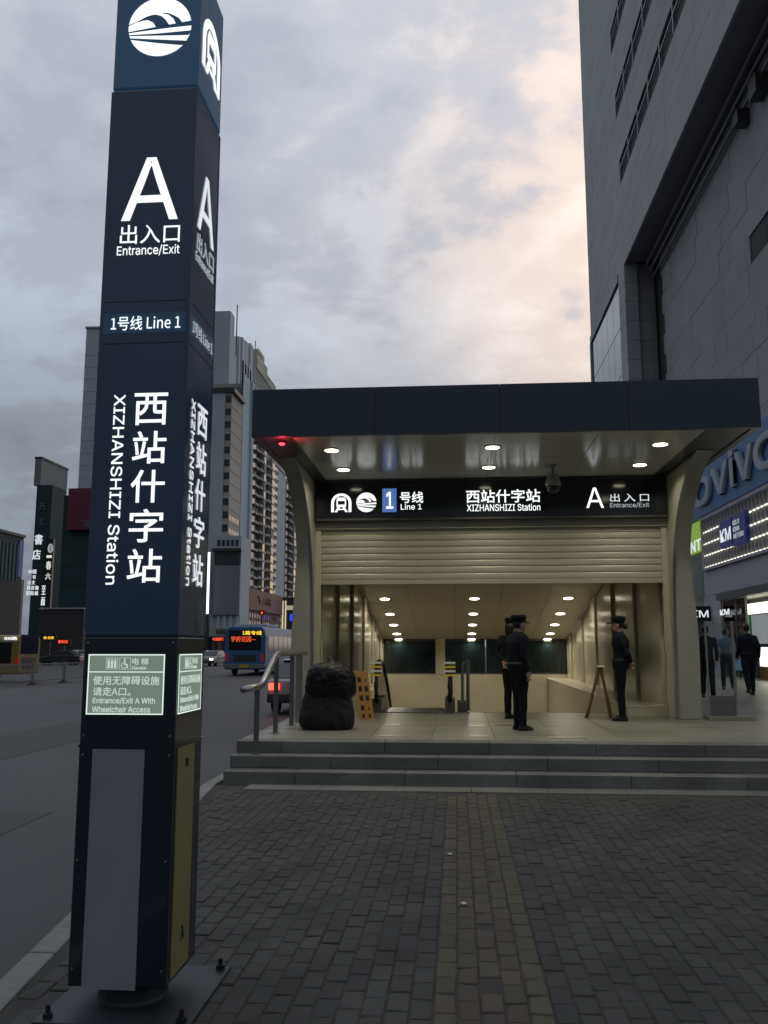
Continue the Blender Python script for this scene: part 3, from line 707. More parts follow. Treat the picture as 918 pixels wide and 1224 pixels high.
# ================================================================== THINGS ON THE PLATFORM
# escalator going down on the left of the stairwell
esc = thing('escalator', 'escalator going down at the left of the stairwell, black handrails', 'escalator', (-.75, 17.2, PLAT))
G_clear = glass('clear_glass', (.90, .94, .92), alpha=0.0)
M_escm = mat('escalator_steel', (.16, .16, .155), .35, metal=.8, var=.1, scale=8)
M_stk = mat('plain_yellow', (.75, .52, .06), .4)
M_stw = mat('plain_white', (.78, .76, .70), .4)
for xs in (-1.50, -.14):
    pr = [(16.62, .46), (16.55, .85), (16.60, 1.10), (16.78, 1.27), (17.2, 1.33), (18.0, 1.28), (19.2, .75), (24.0, -2.0), (24.0, -2.9), (18.6, .30), (17.6, .46)]
    bal = obj('balustrade', MB().prism_x([(a, b) for a, b in pr][::-1], xs-.012, xs+.012), G_clear, esc)
    obj('handrail', MB().tube([(xs, 16.75, .62), (xs, 16.58, .75), (xs, 16.53, .95), (xs, 16.60, 1.18), (xs, 16.80, 1.33), (xs, 17.2, 1.39), (xs, 18.0, 1.33), (xs, 19.2, .80), (xs, 24.0, -1.95)], .045, 10), M_rubber, esc, smooth=True)
    obj('skirt', MB().prism_x([(16.66, .45), (16.66, .72), (17.7, .72), (18.6, .52), (24.0, -2.7), (24.0, -3.1), (18.4, .1), (17.6, .45)][::-1], xs-.09, xs+.09), M_escm, esc, bevel=.01)
    for i in range(4):
        obj('reflection_stripe', MB().box(xs-.10, xs+.11, 16.515-.03, 16.52-.03, 1.13+i*.075, 1.17+i*.075), M_stk if i % 2 == 0 else M_stw, bal)  # painted stripes standing in for comb lights reflected in the glass
obj('comb_plate', MB().box(-1.40, -.24, 16.70, 17.55, .452, .468), M_steel_d, esc, bevel=.004)
stm = mesh_of('escalator_step', MB().box(-.55, .55, 0, .40, -.2, 0), M_escm)
for i in range(10): piece('escalator_step', stm, esc, (-.82, 17.56 + i*.40, .44 - max(0, i-1)*.20))
# stair handrail posts to the right of the escalator
sr = thing('stair_rail', 'two slim steel posts with rail at the head of the stairs', 'handrail', (.2, 17.2, PLAT))
for xs, yy, zt in ((.10, 17.15, 1.36), (.215, 17.6, 1.40)):
    obj('post', MB().cyl((xs, yy), .028, PLAT, zt, 12), M_steel, sr)
    obj('post_foot', MB().cyl((xs, yy), .055, PLAT, PLAT+.02, 12), M_steel, sr)
obj('rail', MB().tube([(.10, 17.15, 1.36), (.215, 17.6, 1.40), (.215, 18.4, 1.30), (.215, 24, -1.8)], .024, 10), M_steel, sr, smooth=True)
obj('footing_box', MB().box(.0, .17, 17.04, 17.3, PLAT, .66), M_escm, sr, bevel=.01)
solo('low_barrier', MB().box(-2.05, -1.72, 17.6, 17.66, .45, .50).tube([(-1.28, 16.9, .47), (-1.28, 16.9, .95), (-.98, 16.9, .95), (-.98, 16.9, .47)], .012), M_steel_d, 'thin steel loop standing in front of the escalator comb', 'barrier', (-1.28, 16.9, .45)) if False else None

# stainless handrail up the steps, left
hx = -2.60
hr = thing('handrail', 'stainless steel handrail on the left side of the steps', 'handrail', (hx, 12.3, .15))
obj('rail', MB().tube([(hx, 10.75, 1.155), (hx, 11.6, 1.15), (hx, 11.75, 1.16), (hx, 11.85, 1.195), (hx, 12.62, 1.52), (hx, 12.78, 1.56), (hx, 12.95, 1.57), (hx, 15.2, 1.57)], .043, 14), M_steel, hr, smooth=True)
for yy, zb, zt in ((11.80, .15, 1.17), (12.72, PLAT, 1.54), (13.95, PLAT, 1.56)):
    if yy < 12: yy = 11.50; zt = 1.14; zb = .30
    obj('post', MB().box(hx-.033, hx+.033, yy-.02, yy+.02, zb, zt), M_steel_d, hr, bevel=.004)
    obj('post_foot', MB().cyl((hx, yy), .07, zb, zb+.012, 16), M_steel, hr)
obj('end_post', MB().box(hx-.05, hx+.05, 14.55, 14.64, PLAT, 1.55), M_steel, hr, bevel=.006)

# two dark sacks piled up beside the left fin
M_sack = mat('black_plastic', (.004, .004, .005), .42, spec=.3, var=.2, scale=5, bump=.08, bscale=18)
M_sack2 = mat('dark_cloth', (.008, .0055, .006), .75, var=.2, scale=6, bump=.2, bscale=40)
def sack(name, label, c, rx, ry, rz, seed, m, knot=False, flat=.2):
    bm = bmesh.new(); bmesh.ops.create_icosphere(bm, subdivisions=5, radius=1)
    for v in bm.verts:
        d = v.co.normalized(); n = noise.fractal(d*1.7 + Vector((seed, 0, 0)), 1.0, 2.0, 4)
        ang_ = math.atan2(d.y, d.x)
        g1 = 1 - abs(noise.noise(Vector((math.cos(ang_)*2.6+seed, math.sin(ang_)*2.6, d.z*.9)))) * 2.2
        g2 = 1 - abs(noise.noise(Vector((d.x*3.1+seed*2, d.y*3.1+d.z*2.2, d.z*3.0)))) * 2.4
        g3 = 1 - abs(noise.noise(Vector((d.x*6.5-seed, d.y*6.5, d.z*5.0+d.x*3)))) * 2.6
        fold = max(0, g1)**4 * .9 + max(0, g2)**5 * .8 + max(0, g3)**5 * .35
        k = 1 + .03*n - .060*fold
        z = d.z*rz*k
        # squarish, slumped belly
        q = (abs(d.x)**4 + abs(d.y)**4 + abs(d.z)**4) ** (-1/4.0)
        k2 = k*(.30+.70*q); zq = d.z*rz*k2
        wide = 1.0 + (.16 if not knot else .06) * (-d.z)
        v.co = Vector((d.x*rx*k2*wide, d.y*ry*k2*wide, max(zq, -rz*.80) if knot else min(max(zq, -rz*.80), rz*(.72 + .05*n))))
        if knot and d.z > .90:
            t = (d.z-.90)/.10; v.co.z += .10*t*t; v.co.x *= 1-.35*t
    zmin = min(v.co.z for v in bm.verts)
    for v in bm.verts: v.co.z -= zmin
    me = bpy.data.meshes.new(name); bm.to_mesh(me); bm.free(); me.materials.append(m)
    me.polygons.foreach_set('use_smooth', [True]*len(me.polygons))
    o = bpy.data.objects.new(name, me); COL.objects.link(o); o.location = c; LOC[o.name] = Vector(c); tag(o, label, 'sack', 'sacks by the entrance')
    return o
sack('sack', 'lower bulky dark cloth sack on the platform beside the handrail', (-1.965, 13.45, PLAT), .405, .33, .36, 3.1, M_sack2)
sack('sack', 'upper black plastic sack with tied neck lying on the other sack', (-1.91, 13.45, PLAT+.44), .385, .31, .305, 8.4, M_sack, True)
solo('crumpled_wrap', MB().add([(-1.62, 13.25, .93), (-1.50, 13.2, .97), (-1.43, 13.3, .88), (-1.47, 13.35, .78), (-1.60, 13.33, .80), (-1.55, 13.2, .86)], [(0, 5, 1), (1, 5, 2), (2, 5, 3), (3, 5, 4), (4, 5, 0)]), M_plate, 'crumpled grey wrapping on the side of the sacks', 'wrapping', (-1.55, 13.3, .8)) if False else None

# orange folding floor barrier with punched holes, leaning
M_org = mat('orange_plastic', (.46, .24, .055), .42, var=.12, scale=9, stain=.2)
fb = thing('folding_barrier', 'narrow orange-yellow folding floor sign with dark holes beside the sacks', 'floor sign', (-1.56, 15.35, PLAT))
fb.rotation_euler = (0, 0, R(8))
def board(y0, y1, nm):
    lean = -.10
    b = MB()
    def P(u, w, d): return (u + lean*w/.80*1.0, y0 + (y1-y0)*w/.80 + d, w)
    v = [P(-.12,0,-.02), P(.13,0,-.02), P(.12,.80,-.02), P(-.12,.80,-.02), P(-.12,0,.02), P(.13,0,.02), P(.12,.80,.02), P(-.12,.80,.02)]
    b.add(v, [(0,1,2,3),(4,7,6,5),(0,4,5,1),(1,5,6,2),(2,6,7,3),(3,7,4,0)])
    o = obj(nm, b, M_org, fb, local=True, bevel=.008)
    return o, P
o, P = board(-.12, -.02, 'front_board')
for r_, (w0, w1) in enumerate(((.03, .09), (.15, .23), (.31, .40), (.46, .55), (.62, .70))):
    for u0, u1 in ((-.075, -.015), (.03, .085)):
        if r_ == 0: u0, u1 = u0+.01, u1-.005
        if r_ in (1, 4) and u0 > 0: u0, u1, w1 = u0+.02, u1-.01, w1-.03
        q = [P(u0, w0, -.024), P(u1, w0, -.024), P(u1, w1, -.024), P(u0, w1, -.024)]
        q2 = [P(u0, w0, -.010), P(u1, w0, -.010), P(u1, w1, -.010), P(u0, w1, -.010)]
        obj('hole', MB().add(q+q2, [(0,1,2,3),(4,7,6,5),(0,4,5,1),(1,5,6,2),(2,6,7,3),(3,7,4,0)]), M_black, o, local=True)
board(.14, .02, 'rear_board')
# slim wooden trestle beside the guard
M_wood = mat('varnished_wood', (.20, .105, .035), .45, var=.2, scale=10, stretch=(1, 1, .2))
tr = thing('trestle', 'slim wooden A-frame trestle standing at the stair ledge', 'trestle', (2.46, 15.75, PLAT))
for q0, q1 in (((2.20, 15.72, .45), (2.47, 15.75, 1.32)), ((2.28, 16.12, .45), (2.48, 15.90, 1.32)), ((2.62, 15.72, .45), (2.49, 15.75, 1.32)), ((2.70, 16.12, .45), (2.50, 15.90, 1.32))):
    obj('leg', MB().tube([q0, q1], .026, 4), M_wood, tr)
obj('cross_bar', MB().tube([(2.60, 15.73, .62), (2.68, 16.10, .62)], .014, 4), M_wood, tr)
obj('cross_bar', MB().tube([(2.25, 15.73, .62), (2.32, 16.10, .62)], .014, 4), M_wood, tr)
obj('top_cap', MB().box(2.44, 2.55, 15.68, 15.96, 1.315, 1.345), M_stw, tr, bevel=.01)

# glass screen with steel posts outside the right fin
gs = thing('glass_screen', 'low glass screen with slim steel posts outside the right fin', 'screen', (4.4, 15.5, PLAT))
obj('post', MB().box(4.66, 4.70, 15.52, 15.56, PLAT, 2.10), M_steel, gs, bevel=.004)
obj('post', MB().box(4.22, 4.25, 15.52, 15.56, PLAT, 2.10), M_steel, gs, bevel=.004)
obj('pane', MB().box(4.252, 4.658, 15.535, 15.545, .95, 2.08), G_clear, gs)
obj('base_panel', MB().box(4.252, 4.658, 15.525, 15.555, PLAT, .85), M_steel_d, gs, bevel=.004)
obj('base_plinth', MB().box(4.19, 4.95, 15.42, 15.75, PLAT, .52), M_tile, gs, bevel=.006)

# ================================================================== PEOPLE
M_skin = mat('skin', (.36, .22, .155), .5, var=.06, scale=20)
M_hair = mat('hair', (.010, .008, .007), .45, var=.3, scale=40, stretch=(1, 1, .3))
M_eye = mat('eye', (.015, .012, .01), .15)
M_uni = mat('uniform_black', (.010, .012, .017), .78, var=.18, scale=14, bump=.25, bscale=30, spec=.15)
M_uni2 = mat('uniform_trouser', (.009, .010, .014), .8, var=.18, scale=14, bump=.25, bscale=30, spec=.15)
M_shoe = mat('shoe_black', (.008, .008, .008), .25)
M_shirt = mat('shirt_bluegrey', (.15, .19, .25), .75, var=.12, scale=12, bump=.25, bscale=30, spec=.15)
M_suit = mat('suit_navy', (.014, .018, .030), .75, var=.15, scale=12, bump=.2, bscale=30, spec=.15)
M_patch = mat('badge_silver', (.45, .45, .45), .4)
def person(label, loc, rz, H, top, bottom, female=False, arms='down', stride=0.0, cap=False, hair='short', bag=None, group=None, fat=1.0):
    s = H / 1.72; b = MB(); SK, TP, BT, SH = 0, 1, 2, 3
    hipw = .085 if not female else .09; shw = .185 if not female else .165
    T = 1.10 * fat
    if female: rg = [(.84,.135,.10),(.90,.165,.118),(.97,.165,.118),(1.06,.138,.10),(1.14,.135,.098),(1.24,.148,.115),(1.31,.155,.12),(1.38,.16,.10),(1.43,.125,.08),(1.47,.06,.06)]
    else: rg = [(.84,.14,.105),(.90,.16,.118),(.97,.162,.12),(1.06,.152,.112),(1.15,.156,.112),(1.26,.172,.118),(1.34,.182,.115),(1.40,.175,.10),(1.445,.13,.082),(1.48,.062,.062)]
    lean = .05 if stride else .0
    yo = lambda z: lean*(z-.9) - .012*math.sin((z-.85)*5)
    b.rings([(0, yo(z), z, rx*fat, ry*T) for z, rx, ry in rg if z < 1.0], 18, BT)
    b.rings([(0, yo(z), z, rx*fat*1.03, ry*T*1.03) for z, rx, ry in rg if z > .93], 18, TP)
    nk = yo(1.5)
    b.tube([(0, nk-.005, 1.43), (0, nk+.012, 1.56)], .052, 12, SK)
    b.tube([(0, nk-.004, 1.435), (0, nk, 1.485)], .066, 12, TP)
    hy = nk + .022; hz = 1.49
    b.rings([(0, hy+.035, hz, .030, .036), (0, hy+.026, hz+.025, .050, .062), (0, hy+.012, hz+.065, .065, .083), (0, hy+.004, hz+.115, .074, .094), (0, hy-.004, hz+.16, .074, .094), (0, hy-.006, hz+.195, .062, .080), (0, hy-.006, hz+.222, .036, .048), (0, hy-.006, hz+.231, .01, .012)], 16, SK)
    b.ball((0, hy+.096, hz+.085), .013, .018, .019, m=SK); b.ball((0, hy+.088, hz+.052), .022, .012, .009, m=SK); b.ball((0, hy+.09, hz+.122), .045, .014, .010, m=SK)
    for sx in (-1, 1): b.ball((sx*.077, hy-.006, hz+.100), .010, .020, .030, m=SK)
    for sx in (-1, 1):
        st = stride * sx; lift = .05 if st < 0 else 0
        hip = Vector((sx*hipw, 0, .90)); knee = Vector((sx*.092, .5*st + .035*abs(st)/.25 + .012, .495)); ank = Vector((sx*.095, st - (.05 if st < 0 else 0), .085 + lift))
        b.tube([hip + Vector((0, 0, .04)), hip.lerp(knee, .35), knee, knee.lerp(ank, .35), ank], .07, 14, BT, rs=[.092*fat, .088*fat, .066, .067, .056])
        b.ball(tuple(knee), .066, m=BT)
        tilt = lift
        b.add(*(lambda q: (q.v, q.f))(MB().rings([(ank.x, ank.y+.045, ank.z-.083, .042, .130), (ank.x, ank.y+.045, ank.z-.060, .046, .134), (ank.x, ank.y+.035, ank.z-.03, .044, .115), (ank.x, ank.y+.005, ank.z+.005, .040, .065), (ank.x, ank.y-.004, ank.z+.03, .038, .046)], 16)), SH)
        # arm
        sho = Vector((sx*shw, yo(1.39)-.004, 1.385))
        if arms == 'down': el = Vector((sx*(shw+.055), -.03, 1.12)); wr = Vector((sx*(shw+.045), .035, .885))
        elif arms == 'back': el = Vector((sx*(shw+.075), -.115, 1.135)); wr = Vector((sx*.05, -.165, .985))
        elif arms == 'walk': el = Vector((sx*(shw+.05), -.04 - st*.5, 1.12)); wr = Vector((sx*(shw+.045), .06 - st*1.0, .90))
        elif arms == 'front': el = Vector((sx*(shw+.06), .02, 1.13)); wr = Vector((sx*.06, .175, 1.02))
        b.ball(tuple(sho), .066, .060, .062, m=TP)
        b.tube([sho, sho.lerp(el, .5), el, el.lerp(wr, .4), wr], .05, 12, TP, rs=[.062, .056, .047, .046, .036])
        b.ball(tuple(el), .048, m=TP)
        d = (wr - el).normalized()
        if arms in ('back', 'front'): d = (d + Vector((0, 0, -.8))).normalized()
        side = Vector((0, 1, 0)) if arms in ('down', 'walk') else Vector((0, 0, 1)).cross(d).normalized()
        side = (side - d*side.dot(d)).normalized(); nrm = d.cross(side)
        pc0 = wr + d*.01; pc1 = wr + d*.085
        for t in (-.026, -.009, .009, .026): b.tube([pc0 + side*t*.7, pc1 + side*t], .014, 8, SK, rs=[.015, .0135])
        b.tube([wr - d*.03, wr + d*.02], .026, 10, SK)
        curl = -nrm*sx if arms in ('down', 'walk') else nrm
        for t, L_ in ((-.029, .058), (-.0095, .072), (.0095, .078), (.029, .070)):
            p0 = pc1 + side*t; p1 = p0 + d*L_*.5 + curl*.006; p2 = p1 + (d*.75 + curl*.65).normalized()*L_*.5
            b.tube([p0 - d*.01, p1, p2], .009, 8, SK, rs=[.0105, .0098, .0085])
        q0 = pc0 + side*.022 + d*.012; q1 = q0 + (side*.75 + d*.6 + curl*.3).normalized()*.034; q2 = q1 + (d*.9 + side*.25 + curl*.4).normalized()*.032
        b.tube([q0, q1, q2], .011, 8, SK, rs=[.013, .0115, .0095])
    src_v = [Vector(v)*s for v in b.v]
    # outward-facing sources, then one continuous skin
    me = bpy.data.meshes.new('src'); me.from_pydata([tuple(v) for v in src_v], [], b.f)
    bm = bmesh.new(); bm.from_mesh(me)
    bmesh.ops.recalc_face_normals(bm, faces=bm.faces[:]); bm.to_mesh(me); bm.free()
    tmp = bpy.data.objects.new('src', me)
    rm = tmp.modifiers.new('r', 'REMESH'); rm.mode = 'VOXEL'; rm.voxel_size = .0085
    sm = tmp.modifiers.new('s', 'SMOOTH'); sm.factor = .5; sm.iterations = 3
    skin = evaluated_mesh(tmp)
    bpy.data.objects.remove(tmp); bpy.data.meshes.remove(me)
    tree = BVHTree.FromPolygons(src_v, b.f)
    idx = []
    for p in skin.polygons:
        r = tree.find_nearest(p.center); idx.append(b.m[r[2]] if r[2] is not None else 1)
    skin.materials.clear()
    for m in (M_skin, top, bottom, M_shoe): skin.materials.append(m)
    skin.polygons.foreach_set('material_index', idx); skin.polygons.foreach_set('use_smooth', [True]*len(idx))
    # fabric folds
    cos = [v.co.copy() for v in skin.vertices]; nos = [v.normal.copy() for v in skin.vertices]; flat_co = []
    for c, nn in zip(cos, nos):
        if .12*s < c.z < 1.42*s: c = c + nn * (noise.fractal(Vector((c.x*9, c.y*9, c.z*5)) + Vector(loc), 1.0, 2.0, 3) * .006)
        flat_co += [c.x, c.y, c.z]
    skin.vertices.foreach_set('co', flat_co); skin.update()
    skin.name = 'person'
    o = bpy.data.objects.new('person', skin); COL.objects.link(o); o.location = loc; o.rotation_euler = (0, 0, rz); LOC[o.name] = Vector(loc)
    tag(o, label, 'person', group)
    def part(nm, mb, m, smooth=True):
        mb.v = [tuple(Vector(v)*s) for v in mb.v]; return obj(nm, mb, m, o, local=True, smooth=smooth)
    for sx in (-1, 1): part('eye', MB().ball((sx*.030, hy+.090, hz+.106), .011, .007, .006), M_eye)
    hr_ = MB()
    hr_.rings([(0, hy-.030, hz+.06, .060, .062), (0, hy-.028, hz+.10, .081, .080), (0, hy-.022, hz+.15, .084, .092), (0, hy-.014, hz+.195, .074, .090), (0, hy-.010, hz+.232, .048, .062), (0, hy-.010, hz+.246, .012, .016)], 16)
    hh = part('hair', hr_, M_hair)
    if hair == 'bun': part('bun', MB().ball((0, hy-.125, hz+.085), .045, .042, .048), M_hair)
    if hair == 'long': part('bun', MB().rings([(0, hy-.075, hz-.06, .05, .03), (0, hy-.07, hz+.02, .085, .05), (0, hy-.05, hz+.10, .090, .072), (0, hy-.03, hz+.18, .08, .08)], 14), M_hair)
    if cap:
        c = MB(); k = hz+.150
        c.rings([(0, hy-.006, k, .091, .110), (0, hy-.006, k+.035, .093, .112), (0, hy-.010, k+.06, .105, .124), (0, hy-.012, k+.098, .104, .122), (0, hy-.010, k+.112, .080, .095), (0, hy-.010, k+.114, .01, .01)], 20)
        cp = part('cap', c, top)
        vz = MB(); a = [(-.088 + .176*i/10) for i in range(11)]
        inn = [(x, hy + .060 + .045*(1-(x/.088)**2), k+.012) for x in a]; ou = [(x*1.06, hy + .075 + .115*(1-(x/.09)**2 if abs(x) < .09 else 0), k-.008) for x in a]
        vz.add(inn + ou + [(x, y, z-.006) for x, y, z in inn] + [(x, y, z-.006) for x, y, z in ou], [(i, 11+i, 12+i, i+1) for i in range(10)] + [(22+i, 23+i, 34+i, 33+i) for i in range(10)] + [(11+i, 33+i, 34+i, 12+i) for i in range(10)])
        part('visor', vz, M_shoe, False); part('badge', MB().ball((0, hy+.112, k+.05), .016, .006, .018), M_patch)
        part('sleeve_patch', MB().ball(((shw+.045), -.01, 1.30), .022, .03, .035), M_patch)
    part('belt', MB().rings([(0, yo(1.0), .985, .172*fat, .129*T), (0, yo(1.0), 1.025, .167*fat, .125*T)], 18), M_rubber)
    if bag:
        part('bag', MB().box(-(shw+.10), -(shw-.02), -.02 + stride*1.0, .22 + stride*1.0, .52, .78), bag, False)
    return o
person('guard in black uniform and cap facing right, at the middle of the platform', tuple(aZ(622, 873, PLAT)), R(-68), 1.665, M_uni, M_uni2, cap=True, arms='down', fat=1.26, group='station guards')
person('guard with long dark hair mostly hidden behind the middle guard', (aZ(603, 859, PLAT).x + .13, 15.45, PLAT), R(-40), 1.69, M_uni, M_uni2, female=True, cap=True, arms='back', hair='long', group='station guards')
person('guard in black uniform facing left with hair bun, beside the wooden trestle', (2.74, 15.25, PLAT), R(80), 1.70, M_uni, M_uni2, female=True, cap=True, arms='back', hair='bun', fat=1.10, group='station guards')
person('man in a dark suit walking away towards the lit shop window', (7.45, 23.5, PLAT), R(4), 1.80, M_suit, M_suit, arms='walk', stride=.10, fat=1.22, group='passers-by at the shops')
person('person in blue-grey shirt and dark trousers walking away carrying a pale bag', (7.72, 26.3, PLAT), R(-10), 1.74, M_shirt, M_suit, arms='walk', stride=-.20, group='passers-by at the shops')
person('person in black partly hidden by the right fin and its glass screen', (5.88, 21.6, PLAT), R(-20), 1.72, M_uni, M_uni2, arms='walk', stride=.14, group='passers-by at the shops')
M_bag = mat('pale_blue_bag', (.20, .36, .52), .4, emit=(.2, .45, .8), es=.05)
hb = thing('shopping_bag', 'pale blue shopping bag carried by the person in the blue-grey shirt', 'bag', (8.02, 26.32, PLAT+.55))
obj('bag_body', MB().prism_y([(7.93, 1.0), (8.15, 1.0), (8.17, 1.30), (7.91, 1.30)], 26.26, 26.38), M_bag, hb)
obj('bag_handle', MB().tube([(7.97, 26.32, 1.30), (7.99, 26.32, 1.40), (8.08, 26.32, 1.40), (8.11, 26.32, 1.30)], .008, 6), M_bag, hb)

# ================================================================== SHOPPING BLOCK ON THE RIGHT
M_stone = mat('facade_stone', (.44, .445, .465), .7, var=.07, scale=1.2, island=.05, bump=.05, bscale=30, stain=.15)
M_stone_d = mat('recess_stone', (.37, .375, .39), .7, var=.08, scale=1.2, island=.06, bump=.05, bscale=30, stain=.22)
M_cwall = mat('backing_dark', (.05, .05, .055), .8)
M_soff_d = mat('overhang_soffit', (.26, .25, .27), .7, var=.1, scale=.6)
M_winglass = mat('window_glass', (.020, .030, .040), .06, spec=.7)
M_mull = mat('mullion', (.30, .30, .32), .45, metal=.4)
M_green = mat('green_glass', (.055, .115, .12), .08, spec=.7)
TX = 10.0
mall = thing('shopping_block', 'large grey stone shopping block with overhanging upper floors and slanting window strips', 'building', (TX, 40, PLAT))
TZ0, TZ1, TY0, TY1 = 23.9, 62.0, 18.0, 62.2
obj('upper_core', MB().box(TX+.12, 34, TY0, TY1, TZ0+.02, TZ1), M_cwall, mall)
wins = []                      # window strips: (z0, z1, y0, y1)
for z0, yfar in ((28.7, 49.5), (33.2, 49.9), (37.9, 50.6), (42.6, 50.6), (47.3, 50.6)): wins.append((z0, z0+1.55, TY0, yfar))
rowz = [TZ0]
for w in wins: rowz += [w[0], w[1]]
rowz.append(TZ1)
cands = []
for i in range(len(rowz)-1):
    z0, z1 = rowz[i], rowz[i+1]; win = i % 2 == 1
    nz_ = 1 if win else max(1, round((z1-z0)/1.05))
    for k in range(nz_):
        za, zb = z0 + (z1-z0)*k/nz_, z0 + (z1-z0)*(k+1)/nz_
        if win: ys = [wins[i//2][3] + (TY1-wins[i//2][3])*t/4 for t in range(5)]
        else: ys = [TY0 + (TY1-TY0)*t/17 for t in range(18)]
        for a, b_ in zip(ys, ys[1:]): cands.append((a, b_, za, zb))
def vis_size(q):
    a, b_, za, zb = q; p = to_px((TX, (a+b_)/2, (za+zb)/2))
    return 0 if (p[0] > 960 or p[1] < -30) else (b_-a)*(zb-za)/p[2]**2
cands.sort(key=vis_size, reverse=True)
rest = MB()
for i, (a, b_, za, zb) in enumerate(cands):
    j = random.uniform(0, .008)
    if i < 300: obj('stone_panel', MB().box(TX-j, TX+.10, a+.007, b_-.007, za+.007, zb-.007), M_stone, mall)
    else: rest.box(TX-j, TX+.10, a+.007, b_-.007, za+.007, zb-.007)
if rest.v: obj('far_stone_panels', rest, M_stone, mall, kind='stuff')
for z0, z1, y0, y1 in wins:
    st = obj('window_strip', MB().box(TX+.50, TX+.55, y0, y1, z0, z1), M_winglass, mall)
    obj('reveal', MB().box(TX+.10, TX+.56, y1-.02, y1+.02, z0, z1).box(TX+.10, TX+.56, y0, y1, z0-.02, z0+.02).box(TX+.10, TX+.56, y0, y1, z1-.02, z1+.02), M_cwall, st)
    obj('transom', MB().box(TX-.02, TX+.05, y0, y1-.1, z0+.95, z0+1.03), M_mull, st)
    y = y1 - 2.6
    while y > 24: obj('mullion', MB().box(TX-.021, TX+.06, y-.05, y+.05, z0+.03, z1-.03), M_mull, st); y -= 2.6
# overhang and recess
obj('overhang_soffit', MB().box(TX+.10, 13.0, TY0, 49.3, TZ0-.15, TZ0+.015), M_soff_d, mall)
obj('soffit_edge', MB().box(TX-.02, TX+.098, TY0, 51.2, TZ0-.22, TZ0-.005), M_stone, mall)
for k, xx in enumerate((11.05, 11.27, 11.47)): obj('ledge_rail', MB().box(xx-.045, xx+.045, TY0, 48.6, TZ0-.75-.30*k, TZ0-.66-.30*k), M_mull, mall)
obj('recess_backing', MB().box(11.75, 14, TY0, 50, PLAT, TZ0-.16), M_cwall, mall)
cands = []
for k in range(12):
    za = 9.6 + k*1.15
    for t in range(18): cands.append((TY0 + 1.74*t + (k % 2)*.4, TY0 + 1.74*(t+1) + (k % 2)*.4, za, za+1.15))
for a, b_, za, zb in cands:
    if b_ > 48.9: continue
    if (29.9 < (a+b_)/2 < 31.4 or 32.0 < (a+b_)/2 < 33.5) and 16 < (za+zb)/2 < 17.2:
        obj('vent', MB().box(11.74, 11.76, a+.05, b_-.05, za+.05, zb-.05), M_cwall, mall); continue
    j = random.uniform(0, .02)
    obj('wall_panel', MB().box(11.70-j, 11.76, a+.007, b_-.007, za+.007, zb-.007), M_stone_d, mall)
for y0, y1, z0, z1 in ((30.6, 31.4, 21.9, 22.7), (32.7, 33.3, 22.0, 22.6)): obj('duct_box', MB().box(11.2, 11.69, y0, y1, z0, z1), M_trim, mall, bevel=.05)
# end pier closing the recess
for k in range(20):
    za = PLAT + k*1.165
    obj('pier_stone', MB().box(TX-.03, TX+.70, 49.35, 51.2, za+.012, za+1.153), M_stone, mall)
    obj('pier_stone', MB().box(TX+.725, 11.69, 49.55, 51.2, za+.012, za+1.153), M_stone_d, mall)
obj('down_pipe', MB().box(11.42, 11.60, 49.1, 49.3, 9, TZ0-1.5), M_mull, mall)
# glazed corner beyond the pier
gcz = TZ0 - .35
for i in range(5):
    for k in range(8):
        ya = 51.25 + i*2.15; za = PLAT + k*2.87
        obj('glass_pane', MB().box(TX+.0, TX+.05, ya+.03, ya+2.12, za+.03, za+2.84), M_green, mall)
obj('corner_frame', MB().box(TX-.10, TX+.30, 51.22, 62.1, gcz-.2, gcz+.30), M_stone, mall)
obj('corner_frame', MB().box(TX-.10, TX+.30, 61.9, 62.3, PLAT, gcz-.21), M_stone, mall)
obj('corner_core', MB().box(TX+.06, 30, 51.21, 62.0, PLAT, TZ0), M_cwall, mall)
# small mast on the far roofline seen past the block
# ---- ground-floor shops
SXF = 11.0
M_vblue = mat('fascia_blue', (.07, .17, .36), .45, var=.05, scale=.5)
M_vlet = mat('channel_letter', (.36, .39, .45), .4)
M_lilac = mat('lilac_panel', (.38, .37, .42), .5, var=.04, scale=.6)
M_gridback = mat('grid_backing', (.22, .21, .185), .5, var=.05, scale=2)
G_tube = glow('lit_tube', (1.0, .98, .80), 1.5)
G_kmblue = mat('km_blue', (.010, .012, .10), .35, emit=(.02, .03, .30), es=.12)
G_shop = glow('shop_light', (1.0, .95, .76), 1.9)
G_shopgreen = glow('shop_light_green', (.35, .9, .42), 1.0)
M_greenbd = mat('green_poster', (.22, .32, .05), .45, emit=(.45, .70, .08), es=.35)
shop = thing('phone_shop', 'phone and watch shops with blue letter fascia, lit tile grid and glass front', 'shop', (SXF, 33, PLAT))
plx = lambda x: ((x, 0, 0), (0, -1, 0), (0, 0, 1), (-1, 0, 0))
obj('blue_fascia', MB().box(SXF-.20, 11.74, 19, 44.5, 7.32, 9.58), M_vblue, shop, bevel=.02)
FP = plx(SXF-.20)
letters('O', (-40.0, -37.3, 7.72, 8.95), FP, M_vlet, shop, .02, .14, .05)
for ch, a, b_, z0, z1 in (('v', -37.0, -34.7, 7.75, 8.95), ('i', -34.55, -33.95, 7.75, 9.25), ('v', -33.8, -31.8, 7.75, 8.95), ('o', -31.7, -29.2, 7.72, 8.98)):
    letters(ch, (a, b_, z0, z1), FP, M_vlet, shop, .02, .14, .04)
obj('grid_backing', MB().box(SXF-.05, 11.70, 19, 39.6, 5.02, 7.31), M_gridback, shop)
obj('grid_frame', MB().box(SXF-.16, SXF+.1, 19, 39.65, 7.16, 7.315).box(SXF-.16, SXF+.1, 19, 39.65, 4.95, 5.06).box(SXF-.16, SXF+.1, 39.52, 39.68, 5.061, 7.159), M_lilac, shop)
